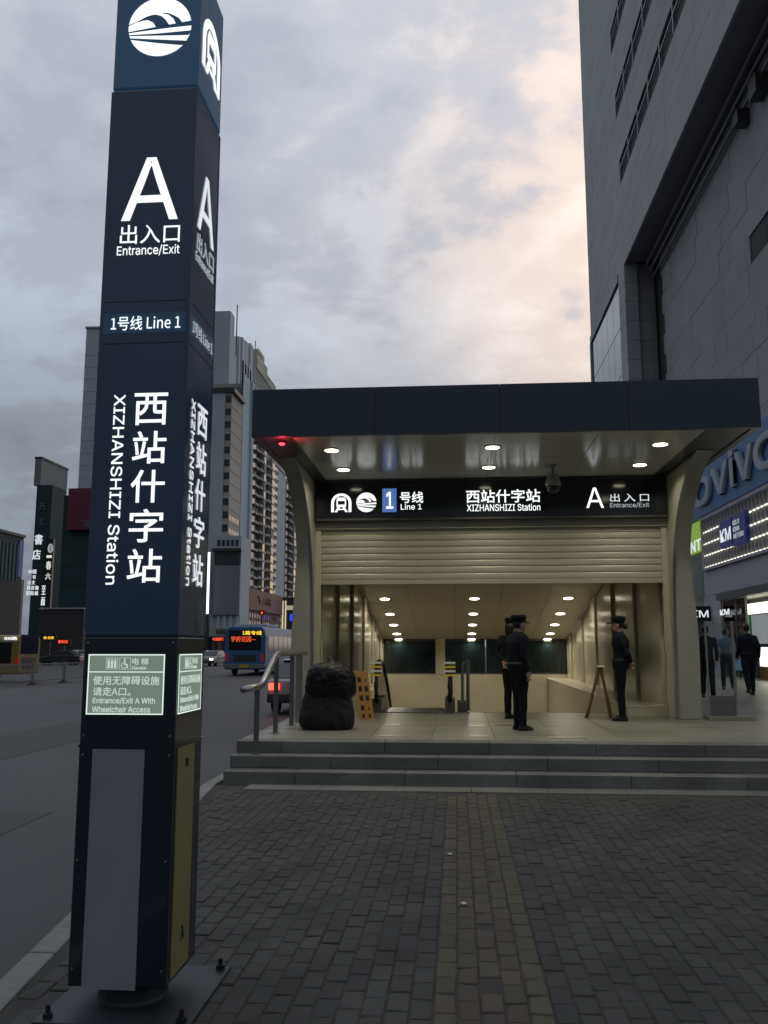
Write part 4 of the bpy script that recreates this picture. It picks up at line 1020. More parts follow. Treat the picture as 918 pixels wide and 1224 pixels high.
for k in range(5):
    z = 5.09 + k*.51
    obj('light_line', MB().box(SXF-.11, SXF-.065, 19, 39.45, z-.022, z+.022), G_tube if k < 4 else M_lilac, shop)
vm_ = mesh_of('grid_bar', MB().box(SXF-.13, SXF-.052, -.022, .022, 5.07, 7.15), M_lilac, Vector((0, 0, 0)))
y = 39.2
while y > 26: piece('grid_bar', vm_, shop, (0, y, 0)); y -= .42
kp = obj('logo_panel', MB().box(SXF-.30, SXF-.14, 34.86, 36.4, 5.58, 6.66), G_kmblue, shop)
letters('KM', (-36.30, -34.95, 5.82, 6.32), plx(SXF-.30), G_soft, kp, .004, .01, .015)
kp = obj('logo_panel', MB().box(SXF-.30, SXF-.14, 33.2, 34.72, 5.50, 6.68), G_kmblue, shop)
for k, tx in enumerate(('KILO', 'KINA', 'METERS')): letters(tx, (-34.62, -34.62+(.75, .75, 1.2)[k], 6.30-k*.26, 6.48-k*.26), plx(SXF-.30), G_dim, kp, .004, .01, .01)
letters('kilometers.cn', (-34.62, -33.4, 5.60, 5.68), plx(SXF-.30), G_dim, kp, .004, .01, .01) if False else None
obj('lilac_band', MB().box(SXF-.02, 11.70, 19, 40.1, 3.86, 4.94), M_lilac, shop, bevel=.02)
gb = obj('green_poster', MB().box(SXF-.10, 11.68, 39.75, 44.0, 5.9, 7.25), M_greenbd, shop)
letters('NT', (-41.6, -39.9, 5.95, 6.45), plx(SXF-.10), G_soft, gb, .005, .02, .01)
obj('glass_band', MB().box(SXF-.02, 11.68, 40.15, 44.2, 3.2, 5.88), M_green, shop)
# frontage: pilasters, glass and a bright interior
obj('pilaster', MB().box(SXF-.05, 11.70, 37.5, 40.1, PLAT, 3.85), M_lilac, shop)
obj('door_header', MB().box(SXF-.30, 11.60, 26, 37.45, 3.55, 3.84), M_trim, shop)
obj('interior_floor', MB().box(SXF+.02, 17, 24, 37.48, PLAT-.02, PLAT+.01), M_tile, shop)
obj('interior_wall', MB().box(16.9, 17.0, 24, 37.48, PLAT, 3.54).box(SXF+.02, 16.89, 37.46, 37.55, PLAT, 3.54).box(SXF+.02, 17, 24, 37.45, 3.545, 3.57), M_cream, shop)
sy = lambda px, X: aX(px, 740, X).y
obj('green_light_frame', MB().box(SXF+.6, SXF+.7, sy(891.5, 11.6), sy(886, 11.6), PLAT, 3.3), G_shopgreen, shop)
obj('lit_header', MB().box(SXF+.60, SXF+.72, 24, sy(892, 11.6)-.02, 2.95, 3.35), G_shop, shop)
obj('display_panel', MB().box(SXF+.75, SXF+.80, 24, sy(898, 11.75), 1.75, 2.9), glow('display_glow', (.75, .82, .85), .35), shop)
obj('lit_counter', MB().box(SXF+.35, SXF+.9, 24, sy(905, 11.35), .95, 1.65), G_shop, shop)
obj('counter_top', MB().box(SXF+.25, SXF+1.0, 24, sy(904, 11.3), 1.66, 1.78), M_black, shop)
obj('counter_base', MB().box(SXF+.3, SXF+.95, 24, sy(904.5, 11.3), PLAT+.011, .94), M_wood, shop)
for yy in (37.44, 35.6, 34.4): obj('door_post', MB().box(SXF-.12, SXF-.04, yy-.06, yy+.0, PLAT, 3.54), M_steel_d, shop)
obj('door_glass', MB().box(SXF-.085, SXF-.075, 34.42, 37.36, PLAT+.05, 3.53), G_clear, shop)
letters('KM', (-36.9, -35.7, 2.93, 3.15), plx(SXF-.30), G_soft, shop, .004, .02, .02)
bl = obj('blade_sign', MB().box(9.95, 10.9, 39.0, 39.15, 2.75, 3.4), M_black, shop)
letters('KM', (10.05, 10.8, 2.92, 3.22), ((0, 39.0, 0), (1, 0, 0), (0, 0, 1), (0, -1, 0)), G_soft, bl, .004, .01, .02)
def shoplight(y, w, c):
    ld = bpy.data.lights.new('shop_lamp', 'AREA'); ld.size = 2.0; ld.energy = w; ld.color = c
    o = bpy.data.objects.new('shop_lamp', ld); COL.objects.link(o); o.parent = shop; o.location = Vector((13.2, y, 3.5)) - LOC[shop.name]
shoplight(31.5, 60, (1, .92, .72)); shoplight(35.5, 45, (1, .85, .5))

# ================================================================== CITY BEYOND THE ROAD
M_t1 = mat('tower_pale', (.52, .56, .60), .7, var=.06, scale=.1, stain=.12)
M_beige = mat('tower_beige', (.50, .45, .41), .7, var=.08, scale=.2, stain=.15)
M_cyan = mat('tower_cyan', (.40, .52, .58), .6, var=.06, scale=.15, stain=.12)
M_res = mat('tower_green', (.22, .25, .24), .7, var=.12, scale=.3)
M_ltgrey = mat('tower_light', (.52, .57, .61), .7, var=.06, scale=.2, stain=.1)
M_yelgr = mat('crown_yellow', (.46, .48, .35), .7, var=.1, scale=.3)
M_slab = mat('balcony_slab', (.42, .40, .37), .7, var=.1, scale=.5)
M_fwin = mat('far_window', (.035, .045, .055), .15, spec=.6)
G_warmwin = glow('lit_window', (1.0, .72, .38), .45)
G_warmdim = glow('lit_window_dim', (.9, .72, .50), .30)
M_tan = mat('stair_column', (.42, .36, .29), .7, var=.1, scale=.6)
CXP = -57.0
def cy(px, X=CXP): return aX(px, 700, X).y
def cz(px, py, X=CXP): return aX(px, py, X).z
def bldg(label, loc): return thing('apartment_tower', label, 'building', loc)
# slim pale tower with mast
t1 = thing('office_tower', 'tall slim pale tower with a rooftop mast behind the sign pylon', 'building', (-74, 252, -.15))
Y1 = aX(262, 700, -68).y
obj('core', MB().box(-90, aY(266.5, 700, Y1).x, Y1, Y1+5, -.15, cz(262, 358, -68)), M_t1, t1)
for k, (a, b_, tp) in enumerate(((270, 272.5, 394), (273, 277.5, 398), (279.5, 283, 402), (284, 288, 406))):
    ya, yb = aX(a, 700, -68).y + 8, aX(b_, 700, -68).y + 8
    obj('facade_fin', MB().box(-84, -68 + .35*(k % 2), ya, yb, -.15, cz(b_, tp, -68)*1.03), M_t1, t1)
obj('recess', MB().box(-84, -68.4, Y1+8, aX(288, 700, -68).y+8, -.15, cz(284, 405, -68)), M_cyan, t1)
mz = cz(262, 358, -68); mp_ = aY(271, 350, Y1+4)
obj('mast', MB().tube([(-67.2, Y1+9, mz-11), (-67.2, Y1+9, mz+5.5)], .18, 6), M_trim, t1)
# beige block with window bay
b1 = thing('apartment_tower', 'beige block with stacked bay windows right of the sign pylon', 'building', (-62, 222, -.15))
ya, yb = cy(271), cy(284.5); zt = cz(271, 462)
obj('wall', MB().box(-70, CXP, ya, yb, -.15, zt), M_beige, b1)
obj('pale_end_wall', MB().box(-70, CXP-1.65, ya-.35, ya-.01, -.15, zt+.6), M_t1, b1)
obj('roof_slab', MB().box(-70.5, CXP+.9, ya-.8, yb, zt, zt+1.1), M_trim, b1)
fl = 3.35; k = 0; z = zt - 2.6
wm = mesh_of('bay_window', MB().box(CXP-1.5, CXP-.15, -.12, .02, 0, 1.7), M_fwin)
gl_ = MB()
while z > 45 - 20:
    piece('bay_window', wm, b1, (0, ya, z)); gl_.box(CXP+.001, CXP+.07, ya+.05, yb-.1, z-1.05, z-.75)
    if k in (15, 16): pass
    z -= fl; k += 1
obj('floor_bands', gl_, M_trim, b1, kind='stuff')
z = zt - 2.6 - fl*11
for kk in (9, 10):
    for t in range(4):
        y0 = ya + .5 + t*(yb-ya)/4.3; zz = zt-2.6-fl*kk-.4
        obj('lit_window', MB().box(CXP+.002, CXP+.06, y0, y0+1.7, zz, zz+1.2), G_warmdim, b1)
# cyan slab
c1 = thing('apartment_tower', 'narrow pale blue-grey slab tower with dark framed roof storey', 'building', (-63, 235, -.15))
ya, yb = cy(285), cy(297)
def angled(xa, ya, yb, z0, z1, t=1.10): return MB().prism_z([(xa, ya), (xa, yb), (xa*t, yb*t), (xa*t, ya*t)], z0, z1)
zc = cz(285, 437)
obj('wall', angled(CXP, ya, yb, -.15, zc), M_cyan, c1)
obj('corner_strip', MB().box(CXP-.5, CXP+.5, yb-2.6, yb, -.15, cz(297, 452)), M_ltgrey, c1)
for t in range(4): obj('roof_frame', angled(CXP-.1, ya+.3+t*2.9, ya+1.7+t*2.9, zc, zc+4.2), M_cyan, c1)
obj('roof_storey', angled(CXP-.6, ya+.4, yb-.2, zc, zc+3.9), M_fwin, c1)
# tower behind with yellowish crown
g1 = thing('apartment_tower', 'farther tower with a stepped yellowish crown and thin mast', 'building', (-80, 330, -.15))
gx = -84.0
def gy(px): return aX(px, 700, gx).y
obj('wall', MB().box(gx-16, gx, gy(297), gy(325), -.15, cz(325, 466, gx)+4), M_res, g1)
za_ = cz(312, 430, gx)
obj('crown', MB().box(gx-12, gx+.3, gy(300), gy(313.5), cz(325, 466, gx), za_), M_yelgr, g1)
obj('crown_top', MB().box(gx-8, gx+.1, gy(303), gy(310), za_, cz(306, 412, gx)), M_yelgr, g1)
obj('crown_shoulder', MB().box(gx-9, gx+.2, gy(314), gy(323), cz(325, 466, gx), cz(318, 449, gx)), M_yelgr, g1)
obj('mast', MB().tube([(gx-3, gy(307), cz(306, 412, gx)), (gx-3, gy(307), cz(306, 412, gx)+6)], .2, 6), M_trim, g1)
cw = MB()
for t in range(4):
    y0 = gy(300) + 1 + t*3.0
    for q in range(3): cw.box(gx+.31, gx+.36, y0, y0+1.6, cz(325, 466, gx)+1+q*3.4, cz(325, 466, gx)+2.8+q*3.4)
obj('windows', cw, M_fwin, g1, kind='stuff')
def res_tower(label, pa, pb, ptop, wallm, stacks, winx, seed):
    rng = random.Random(seed); ya, yb = cy(pa), cy(pb); zt = cz(pa, ptop)
    t = thing('apartment_tower', label, 'building', (CXP-8, (ya+yb)/2, -.15))
    obj('wall', MB().box(CXP-16, CXP, ya+.02, yb-.02, -.15, zt), wallm, t)
    obj('parapet', MB().box(CXP-16.2, CXP+.25, ya+.02, yb-.02, zt+.001, zt+1.0), M_slab, t)
    sl_ = MB(); wn = MB(); lit = MB(); dim = MB(); nfl = int((zt-12)/2.6)
    for f in range(nfl):
        z = zt - 2.6*(f+1)
        for (sa, sb, kind) in stacks:
            a, b_ = ya+(yb-ya)*sa, ya+(yb-ya)*sb
            if kind == 'balcony':
                sl_.box(CXP+.001, CXP+1.25, a, b_, z-.12, z+.10); sl_.box(CXP+1.15, CXP+1.25, a, b_, z+.10, z+.55)
                wn.box(CXP+.001, CXP+.06, a+.3, b_-.3, z+.2, z+2.2)
                if rng.random() < .08: dim.box(CXP+.061, CXP+.09, a+.6, b_-.8, z+.9, z+2.2)
            elif kind == 'window':
                wn.box(CXP+.001, CXP+.06, a, b_, z+.9, z+2.2); sl_.box(CXP+.001, CXP+.55, a-.1, b_+.1, z+.45, z+.8)
            elif kind == 'stair':
                sl_.box(CXP+.001, CXP+1.45, a, b_, z-.2, z+.25)
                u = rng.random(); (lit if (f > nfl*.60 and u < .72) else dim if u < .4 else wn).box(CXP+.3, CXP+1.35, a+.15, b_-.15, z+.26, z+2.35)
    for nm, q, m in (('balconies', sl_, M_slab), ('windows', wn, M_fwin), ('lit_windows', lit, G_warmwin), ('dimly_lit_windows', dim, M_tan)):
        if q.v: obj(nm, q, m, t, kind='stuff')
    for (sa, sb, kind) in stacks:
        if kind == 'stair':
            a, b_ = ya+(yb-ya)*sa, ya+(yb-ya)*sb; obj('stair_column', MB().box(CXP+.001, CXP+1.30, a+.05, b_-.05, 12, zt+1.2), M_tan, t)
    return t
res_tower('dark balconied tower nearest the canopy, cut off by its left end', 297.2, 303, 455, M_res, [(.1, .9, 'balcony')], 0, 1)
res_tower('balconied tower with a tan stair column, left of the one with lit stair windows', 303.2, 312.4, 526, M_res, [(.02, .42, 'balcony'), (.45, .72, 'stair'), (.75, .98, 'balcony')], 0, 2)
res_tower('balconied tower with a column of warm lit stair windows', 312.6, 323.5, 544, M_res, [(.02, .40, 'balcony'), (.45, .75, 'stair'), (.78, .98, 'balcony')], 0, 3)
res_tower('white-walled tower with one column of small dark windows', 323.7, 339.5, 551, M_ltgrey, [(.06, .32, 'window')], 0, 4)
res_tower('balconied tower farthest along the road, beside the station fin', 339.7, 352, 574, M_res, [(.05, .45, 'balcony'), (.5, .68, 'stair'), (.72, .98, 'balcony')], 0, 5)
# low blocks at the foot of the towers
lowb = thing('corner_building', 'grey corner building with a big blank panel above a shop sign', 'building', (-52, 196, -.15))
LX = -50.5
def ly(px): return aX(px, 700, LX).y
y0 = aX(287, 700, LX).y - 6
def lz(px, py): return aY(px, py, y0).z
def lx(px): return aY(px, 700, y0).x
obj('wall', MB().box(lx(235), lx(287), y0+.3, y0+9, -.15, lz(280, 640)), M_t1, lowb)
obj('blank_panel', MB().box(lx(254), lx(287), y0-.5, y0+.28, lz(280, 735), lz(280, 676)), mat('blank_board', (.24, .235, .27), .6, var=.06, scale=.1), lowb)
obj('glass_bay', MB().box(lx(256), lx(286), y0-.3, y0+.28, lz(280, 675.5), lz(280, 660)), M_fwin, lowb)
obj('bay_canopy', MB().box(lx(254), lx(289), y0-1.4, y0+.28, lz(280, 659.5), lz(280, 656)), M_trim, lowb)
for t in range(5): obj('upper_window', MB().box(lx(258+t*5.5), lx(261.5+t*5.5), y0+.2, y0+.29, lz(280, 652), lz(280, 645)), M_fwin, lowb)
for t in range(5): obj('column', MB().box(lx(253+t*7.5), lx(256+t*7.5), y0-.2, y0+.29, lz(280, 752), lz(280, 735.5)), M_ltgrey, lowb)
obj('shop_sign', MB().box(lx(240), lx(300), y0-1.2, y0+.28, lz(280, 761), lz(280, 750)), M_slab, lowb)
letters('Millions T', (lx(262), lx(290), lz(280, 758.5), lz(280, 751.5)), ((0, y0-1.2, 0), (1, 0, 0), (0, 0, 1), (0, -1, 0)), M_trim, lowb, .02, .1, .01)
for t in range(6): obj('shop_bay', MB().box(lx(240+t*9), lx(247+t*9), y0-.1, y0+.29, -.15, lz(280, 764)), M_fwin, lowb)
ls = thing('light_strip', 'tall white glowing light strip at the edge of the sign pylon', 'light strip', (lx(248), y0-1.6, -.15))
obj('tube', MB().box(lx(247.0), lx(252.5), y0-1.8, y0-1.55, lz(250, 734), lz(250, 661)), glow('strip_white', (.93, .96, 1.0), 1.8), ls)
obj('strip_backing', MB().box(lx(246.6), lx(252.9), y0-1.54, y0-1.4, -.15, lz(250, 660)), M_trim, ls)
red = thing('restaurant_block', 'low red-brown block with lit lower windows below the towers', 'building', (-50, 225, -.15))
RX = -51.0
def ry(px): return aX(px, 700, RX).y
rz_ = lambda px, py: aX(px, py, RX).z
M_redb = mat('red_stone', (.20, .115, .095), .7, var=.08, scale=.2)
obj('wall', MB().box(RX-9, RX, ry(291), ry(338), -.15, rz_(298, 702)), M_redb, red)
obj('signboard', MB().box(RX+.01, RX+.5, ry(296), ry(336), rz_(300, 729), rz_(300, 704)), mat('red_board', (.23, .12, .09), .6), red)
M_carv = mat('carved_letter', (.30, .20, .16), .6)
lp = ((RX+.5, 0, 0), (0, 1, 0), (0, 0, 1), (1, 0, 0))
letters('YAR', (ry(306), ry(322), rz_(305, 721), rz_(305, 712)), lp, M_carv, red, .02, .2, .01)
q = MB(); q2 = MB()
for t in range(16):
    ya = ry(295) + t*(ry(337)-ry(295))/16
    for r_, (p0, p1) in enumerate(((757, 751), (748, 742), (738, 733))):
        (q if (t*7 + r_*5) % 4 == 0 and r_ < 2 else q2).box(RX+.01, RX+.07, ya+.5, ya+1.7, rz_(300, p0), rz_(300, p1))
obj('lit_windows', q, G_warmdim, red, kind='stuff'); obj('windows', q2, M_fwin, red, kind='stuff')
lc = thing('lit_doorway', 'tall yellow-lit doorway columns beside the station fin', 'doorway', (-49, 250, -.15))
yq = aX(341, 700, -50).y
for pa, pb in ((337.5, 339), (341, 342.3)): obj('lit_column', MB().box(aY(pa, 700, yq).x, aY(pb, 700, yq).x, yq, yq+.5, -.15, aY(340, 718, yq).z), glow('lit_col_'+str(pa), (1.0, .86, .55), .6), lc)
obj('doorway_frame', MB().box(aY(337, 700, yq).x, aY(352, 700, yq).x, yq+.51, yq+1.2, -.15, aY(340, 714, yq).z), M_trim, lc)
obj('awning', MB().box(aY(343, 700, yq).x, aY(352, 700, yq).x, yq-.4, yq+.5, aY(340, 729, yq).z, aY(340, 724, yq).z), glow('lit_awning', (.9, .95, .7), .35), lc)
bs = thing('blue_sign', 'small glowing blue sign at the edge of the station fin', 'sign', (aY(349, 738, yq-4).x, yq-4, -.15))
obj('sign_face', MB().box(aY(346.5, 738, yq-4).x, aY(353, 738, yq-4).x, yq-4.2, yq-4, aY(349, 742, yq-4).z, aY(349, 734, yq-4).z), glow('neon_blue', (.03, .06, 1.0), 1.1), bs)
obj('sign_pole', MB().cyl((aY(352, 738, yq-4).x, yq-3.9), .15, -.15, aY(349, 742, yq-4).z, 8), M_trim, bs)

# left of the pylon
BY = 150.0
bxp = lambda px, py=700: aY(px, py, BY)
lf = thing('bookshop_tower', 'dark green glass bookshop tower with pale top and white vertical lettering', 'building', (bxp(50).x, BY, -.15))
bx0, bx1 = bxp(37).x, bxp(56).x
M_dgreen = mat('dark_green_glass', (.030, .058, .060), .55, spec=.2, var=.08, scale=.2)
M_palet = mat('pale_top', (.20, .215, .215), .6, var=.06, scale=.2)
ztop = bxp(40, 580).z; bye = aX(73, 700, bx1).y
obj('glass_body', MB().box(bx0, bx1, BY, bye, -.15, ztop), M_dgreen, lf)
pty = aX(73.5, 700, bxp(40).x).y
obj('pale_top', MB().box(bxp(40).x-1.2, bxp(40).x, BY+.2, pty, ztop+.01, bxp(40, 548).z), M_palet, lf)
obj('top_cap', MB().box(bxp(40).x-1.3, bxp(40).x+.15, BY+.1, pty+.1, bxp(40, 548).z+.01, bxp(40, 548).z+.35), M_trim, lf)
for t in range(14):
    z = 2 + t*2.1; obj('floor_line', MB().box(bx0, bx1, BY-.05, BY-.001, z, z+.10), M_trim, lf)
fpl = ((0, BY, 0), (1, 0, 0), (0, 0, 1), (0, -1, 0))
def lt(ch, pa, pb, pt, pb_, m, par, Y=BY):
    letters(ch, (aY(pa, 700, Y).x, aY(pb, 700, Y).x, aY(40, pb_, Y).z, aY(40, pt, Y).z), ((0, Y, 0), (1, 0, 0), (0, 0, 1), (0, -1, 0)), m, par, .06, .1, .01)
lt('西', 42, 49, 602, 610, M_palet, lf); lt('北', 42, 49, 619, 628, M_palet, lf)
lt('書', 38.5, 48, 639, 651, G_soft, lf); lt('店', 37, 46.5, 657, 669, G_soft, lf)
for r_, row in enumerate((('中', '图'), ('', '书'), ('小', '文'), ('具', '音', '像'), ('影', '院', '城'))):
    for c_, ch in enumerate(row):
        if ch: lt(ch, 33.5+c_*5-(r_*.3), 37.6+c_*5-(r_*.3), 681+r_*6.4, 686+r_*6.4, G_soft, lf)
vs = thing('vertical_sign', 'slim dark vertical sign with a round emblem and white brush lettering', 'sign', (bxp(57).x, BY-4, -.15))
VY = BY - 4
obj('sign_box', MB().box(aY(52, 700, VY).x, aY(61, 700, VY).x, VY, VY+.6, aY(56, 735, VY).z, aY(56, 644, VY).z), M_sign, vs)
obj('sign_pole', MB().box(aY(55, 700, VY).x, aY(58, 700, VY).x, VY+.1, VY+.5, -.15, aY(56, 735.5, VY).z), M_trim, vs)
ring = [fixccw(p) for p in strip(arc(.5, .5, .5, 0, 360), arc(.5, .5, .36, 0, 360))]
VPl = ((0, VY, 0), (1, 0, 0), (0, 0, 1), (0, -1, 0))
poly_on(ring, (aY(55, 700, VY).x, aY(61, 700, VY).x, aY(56, 661, VY).z, aY(56, 650, VY).z), VPl, G_dim, vs, .05, .1)
lt('白', 56.6, 59.4, 652.5, 659, G_dim, vs, VY)
for ch, a, b_ in (('一', 664, 667), ('春', 671, 681), ('六', 685, 693)): lt(ch, 54, 60, a, b_, glow('brush_'+ch, (.95, .95, .80), .8), vs, VY)
for ch, a, b_ in (('至', 700, 711), ('面', 714, 724), ('上', 726, 733)): lt(ch, 50.5, 55, a, b_, G_soft if a < 720 else G_dim, vs, VY)
rb = thing('billboard_building', 'dark building carrying a large maroon billboard beside the bookshop tower', 'building', (-50, 120, -.15))
QY = 121.0
qx = lambda px: aY(px, 700, QY).x; qz = lambda py: aY(90, py, QY).z
obj('wall', MB().box(qx(71), qx(116), QY, QY+12, -.15, qz(592)), M_dgreen, rb)
obj('maroon_billboard', MB().box(qx(79), qx(112), QY-.9, QY-.02, qz(634), qz(585)), mat('maroon', (.14, .022, .045), .5, var=.06, scale=.3), rb)
letters('TBB', (qx(97.5), qx(107), qz(631), qz(623)), ((0, QY-.9, 0), (1, 0, 0), (0, 0, 1), (0, -1, 0)), M_palet, rb, .02, .06, .01)
for t in range(4): obj('floor_line', MB().box(qx(72), qx(116), QY-.06, QY-.001, qz(655+t*22), qz(654+t*22)), M_trim, rb)
obj('ledge', MB().box(qx(60), qx(112), QY-3, QY-.02, qz(729), qz(727.5)), M_ltgrey, rb)
obj('lower_floor', MB().box(qx(60), qx(112), QY-2.8, QY-.03, -.15, qz(729.5)), mat('brown_lower', (.060, .048, .048), .6), rb)
ft = thing('office_tower', 'plain grey tower rising behind the maroon billboard', 'building', (-115, 262, -.15))
obj('wall', MB().box(aY(87, 700, 262).x, aY(140, 700, 262).x, 262, 280, -.15, aY(100, 393, 262).z), M_t1, ft)
obj('parapet', MB().box(aY(87, 700, 262).x-.3, aY(140, 700, 262).x, 261.6, 280.4, aY(100, 393, 262).z, aY(100, 391, 262).z), M_slab, ft)
q = MB()
for t in range(22): q.box(aY(87, 700, 262).x, aY(140, 700, 262).x, 261.93, 261.99, 10+t*4.0, 10.5+t*4.0)
obj('floor_bands', q, M_ltgrey, ft, kind='stuff')
dg_ = thing('glass_building', 'low dark glass building at the left edge with a blue-lit corner', 'building', (-52, 96, -.15))
GX = -50.0
gyp = lambda px: aX(px, 700, GX).y
gtop = aX(25, 642, GX).z; gzz = lambda py: aX(12, py, GX).z
obj('glass_body', MB().box(GX-18, GX, 78, gyp(25), -.15, gtop), M_dgreen, dg_)
obj('roof_edge', MB().box(GX-18.1, GX+.2, 77.9, gyp(25)+.1, gtop, gtop+.3), M_trim, dg_)
obj('blue_corner', MB().box(GX+.01, GX+.12, gyp(19.5), gyp(24.5), gzz(688), gtop-.4), mat('blue_film', (.02, .03, .16), .3, emit=(.02, .04, .25), es=.15), dg_)
M_fled = mat('facade_led', (.06, .09, .08), .4, emit=(.25, .42, .38), es=.04)
for t in range(9): obj('mullion', MB().box(GX+.01, GX+.12, gyp(-18+t*4.5), gyp(-18+t*4.5)+.09, gzz(694), gzz(648)), M_fled, dg_)
obj('lower_wall', MB().box(GX+.01, GX+.12, 78, gyp(24.8), -.15, gzz(697)), mat('dark_render', (.040, .042, .044), .7, var=.1, scale=.3), dg_)
obj('pale_pillar', MB().box(GX-1.0, GX-.1, gyp(25)+.05, gyp(25)+.9, -.15, gzz(690)), M_palet, dg_)

# ================================================================== VEHICLES, BARRIERS
M_busblue = mat('bus_blue', (.06, .16, .33), .42, var=.05, scale=.6, spec=.35)
M_busyel = mat('bus_yellow', (.30, .195, .05), .45, var=.06, scale=.6, coat=.3)
M_tyre = mat('tyre', (.014, .014, .014), .85); M_rim = mat('rim', (.35, .35, .36), .4, metal=.7)
M_vglass = mat('vehicle_glass', (.012, .015, .018), .12, spec=.35)
G_led_r = glow('led_red', (1.0, .10, .04), 1.3); G_led_y = glow('led_yellow', (1.0, .62, .05), 1.5); G_tail = glow('tail_red', (1.0, .05, .03), 5.0); G_head = glow('headlamp', (1.0, .97, .85), 4.0)
G_tail_d = mat('tail_red_dim', (.25, .01, .01), .3, emit=(1.0, .04, .03), es=.10)
def wheel(t, x, y, r, z0=-.15, w=.26):
    o = MB(); n = 20
    ring_ = lambda rr, xx: [(xx, y + rr*math.cos(2*math.pi*i/n), z0 + r + rr*math.sin(2*math.pi*i/n)) for i in range(n)]
    vs = ring_(r*.94, x-w/2) + ring_(r, x-w/2+.04) + ring_(r, x+w/2-.04) + ring_(r*.94, x+w/2)
    fs = [tuple(range(n)), tuple(range(3*n, 4*n))[::-1]] + [(a*n+i, a*n+(i+1) % n, (a+1)*n+(i+1) % n, (a+1)*n+i)[::-1] for a in range(3) for i in range(n)]
    o.add(vs, fs); tw = obj('wheel', o, M_tyre, t, smooth=False)
    for sx in (-1, 1):
        xx = x + sx*(w/2+.002); v2 = ring_(r*.58, xx) + ring_(r*.50, xx+sx*.02)
        f2 = [tuple(range(n, 2*n)) if sx > 0 else tuple(range(n, 2*n))[::-1]] + [((i, (i+1) % n, n+(i+1) % n, n+i) if sx > 0 else (i, n+i, n+(i+1) % n, (i+1) % n)) for i in range(n)]
        obj('rim', MB().add(v2, f2), M_rim, tw)
# blue city bus, rear view
BX0, BX1, BYr, BL, BZ = -14.85, -12.20, 56.0, 11.2, 2.95
bus = thing('city_bus', 'blue city bus seen from behind with red and yellow display text', 'bus', ((BX0+BX1)/2, BYr+BL/2, -.15))
bprof = [(BX0+.08, .22), (BX1-.08, .22), (BX1, .45), (BX1, 2.35), (BX1-.10, 2.80), (BX1-.30, BZ), (BX0+.30, BZ), (BX0+.10, 2.80), (BX0, 2.35), (BX0, .45)]
obj('body', MB().prism_y(bprof, BYr, BYr+BL), M_busblue, bus, bevel=.07)
obj('rear_window', MB().box(BX0+.28, BX1-.28, BYr-.02, BYr+.05, 1.45, 2.72), M_vglass, bus, bevel=.02)
obj('bumper', MB().box(BX0-.02, BX1+.02, BYr-.10, BYr+.25, .28, .58), M_palet, bus, bevel=.04)
obj('engine_grille', MB().box(BX0+.6, BX1-.6, BYr-.012, BYr+.04, .72, 1.15), M_trim, bus)
obj('number_plate', MB().box(-13.85, -13.25, BYr-.115, BYr-.10, .36, .52), M_stk, bus)
BP = ((0, BYr-.02, 0), (1, 0, 0), (0, 0, 1), (0, -1, 0))
letters('学府花园—', (BX0+.42, BX1-.62, 1.98, 2.34), BP, G_led_r, bus, .006, .01, .0)
letters('1路专线', (BX0+1.15, BX1-.25, 2.42, 2.68), BP, G_led_y, bus, .006, .01, .02)
for xx in (BX0+.10, BX1-.26): obj('tail_light', MB().box(xx, xx+.16, BYr-.03, BYr+.03, .75, 1.25), G_tail_d, bus)
for t in range(6): 
    w = obj('side_window', MB().box(BX1-.02, BX1+.012, BYr+.9+t*1.65, BYr+2.4+t*1.65, 1.35, 2.35), M_vglass, bus)
obj('roof_unit', MB().box(BX0+.4, BX1-.4, BYr+2, BYr+6, BZ, BZ+.22), M_ltgrey, bus, bevel=.06)
for yy in (BYr+2.1, BYr+8.6):
    for xx in (BX0+.18, BX1-.18): wheel(bus, xx, yy, .48)
# yellow bus, side view behind the barrier
ybx = aZ(45, 818, -.15); YB = 44.5
yb0, yb1 = aY(-150, 800, YB).x, aY(20, 800, YB).x
yb_ = thing('city_bus', 'yellow bus side-on at the left edge behind the road barrier', 'bus', ((yb0+yb1)/2, YB+1.25, -.15))
zr = aY(20, 759, YB).z
obj('body', MB().prism_x([(YB, .25), (YB+2.5, .25), (YB+2.5, zr-.25), (YB+2.25, zr), (YB+.25, zr), (YB, zr-.25)], yb0, yb1), M_busyel, yb_, bevel=.08)
obj('window_band', MB().box(yb0+.2, yb1-.35, YB-.015, YB+.03, aY(20, 793, YB).z, aY(20, 768, YB).z), M_vglass, yb_)
for t in range(4): obj('window_post', MB().box(yb1-2.0-t*1.7, yb1-1.9-t*1.7, YB-.025, YB-.016, aY(20, 793, YB).z, aY(20, 768, YB).z), M_trim, yb_)
obj('roof_rail', MB().box(yb0, yb1-.1, YB-.03, YB-.001, aY(20, 767, YB).z, aY(20, 764.5, YB).z), M_slab, yb_)
letters('88路', (yb1-.75, yb1-.05, aY(20, 765, YB).z, aY(20, 761, YB).z), ((0, YB, 0), (1, 0, 0), (0, 0, 1), (0, -1, 0)), G_white, yb_, .04, .02, .02)
obj('end_window', MB().box(yb1-.02, yb1+.015, YB+.3, YB+2.2, 1.3, 2.3), M_vglass, yb_)
obj('end_panel', MB().box(yb1-.02, yb1+.02, YB+.5, YB+2.0, .5, 1.1), M_trim, yb_)
for yy_ in (yb1-1.4, yb1-6.0): obj('wheel', MB().tube([(yy_, YB-.03, .33), (yy_, YB+.25, .33)], .48, 20), M_tyre, yb_)
obj('tail_light', MB().box(yb1-.12, yb1+.02, YB-.02, YB+.15, .8, 1.1), G_tail_d, yb_)
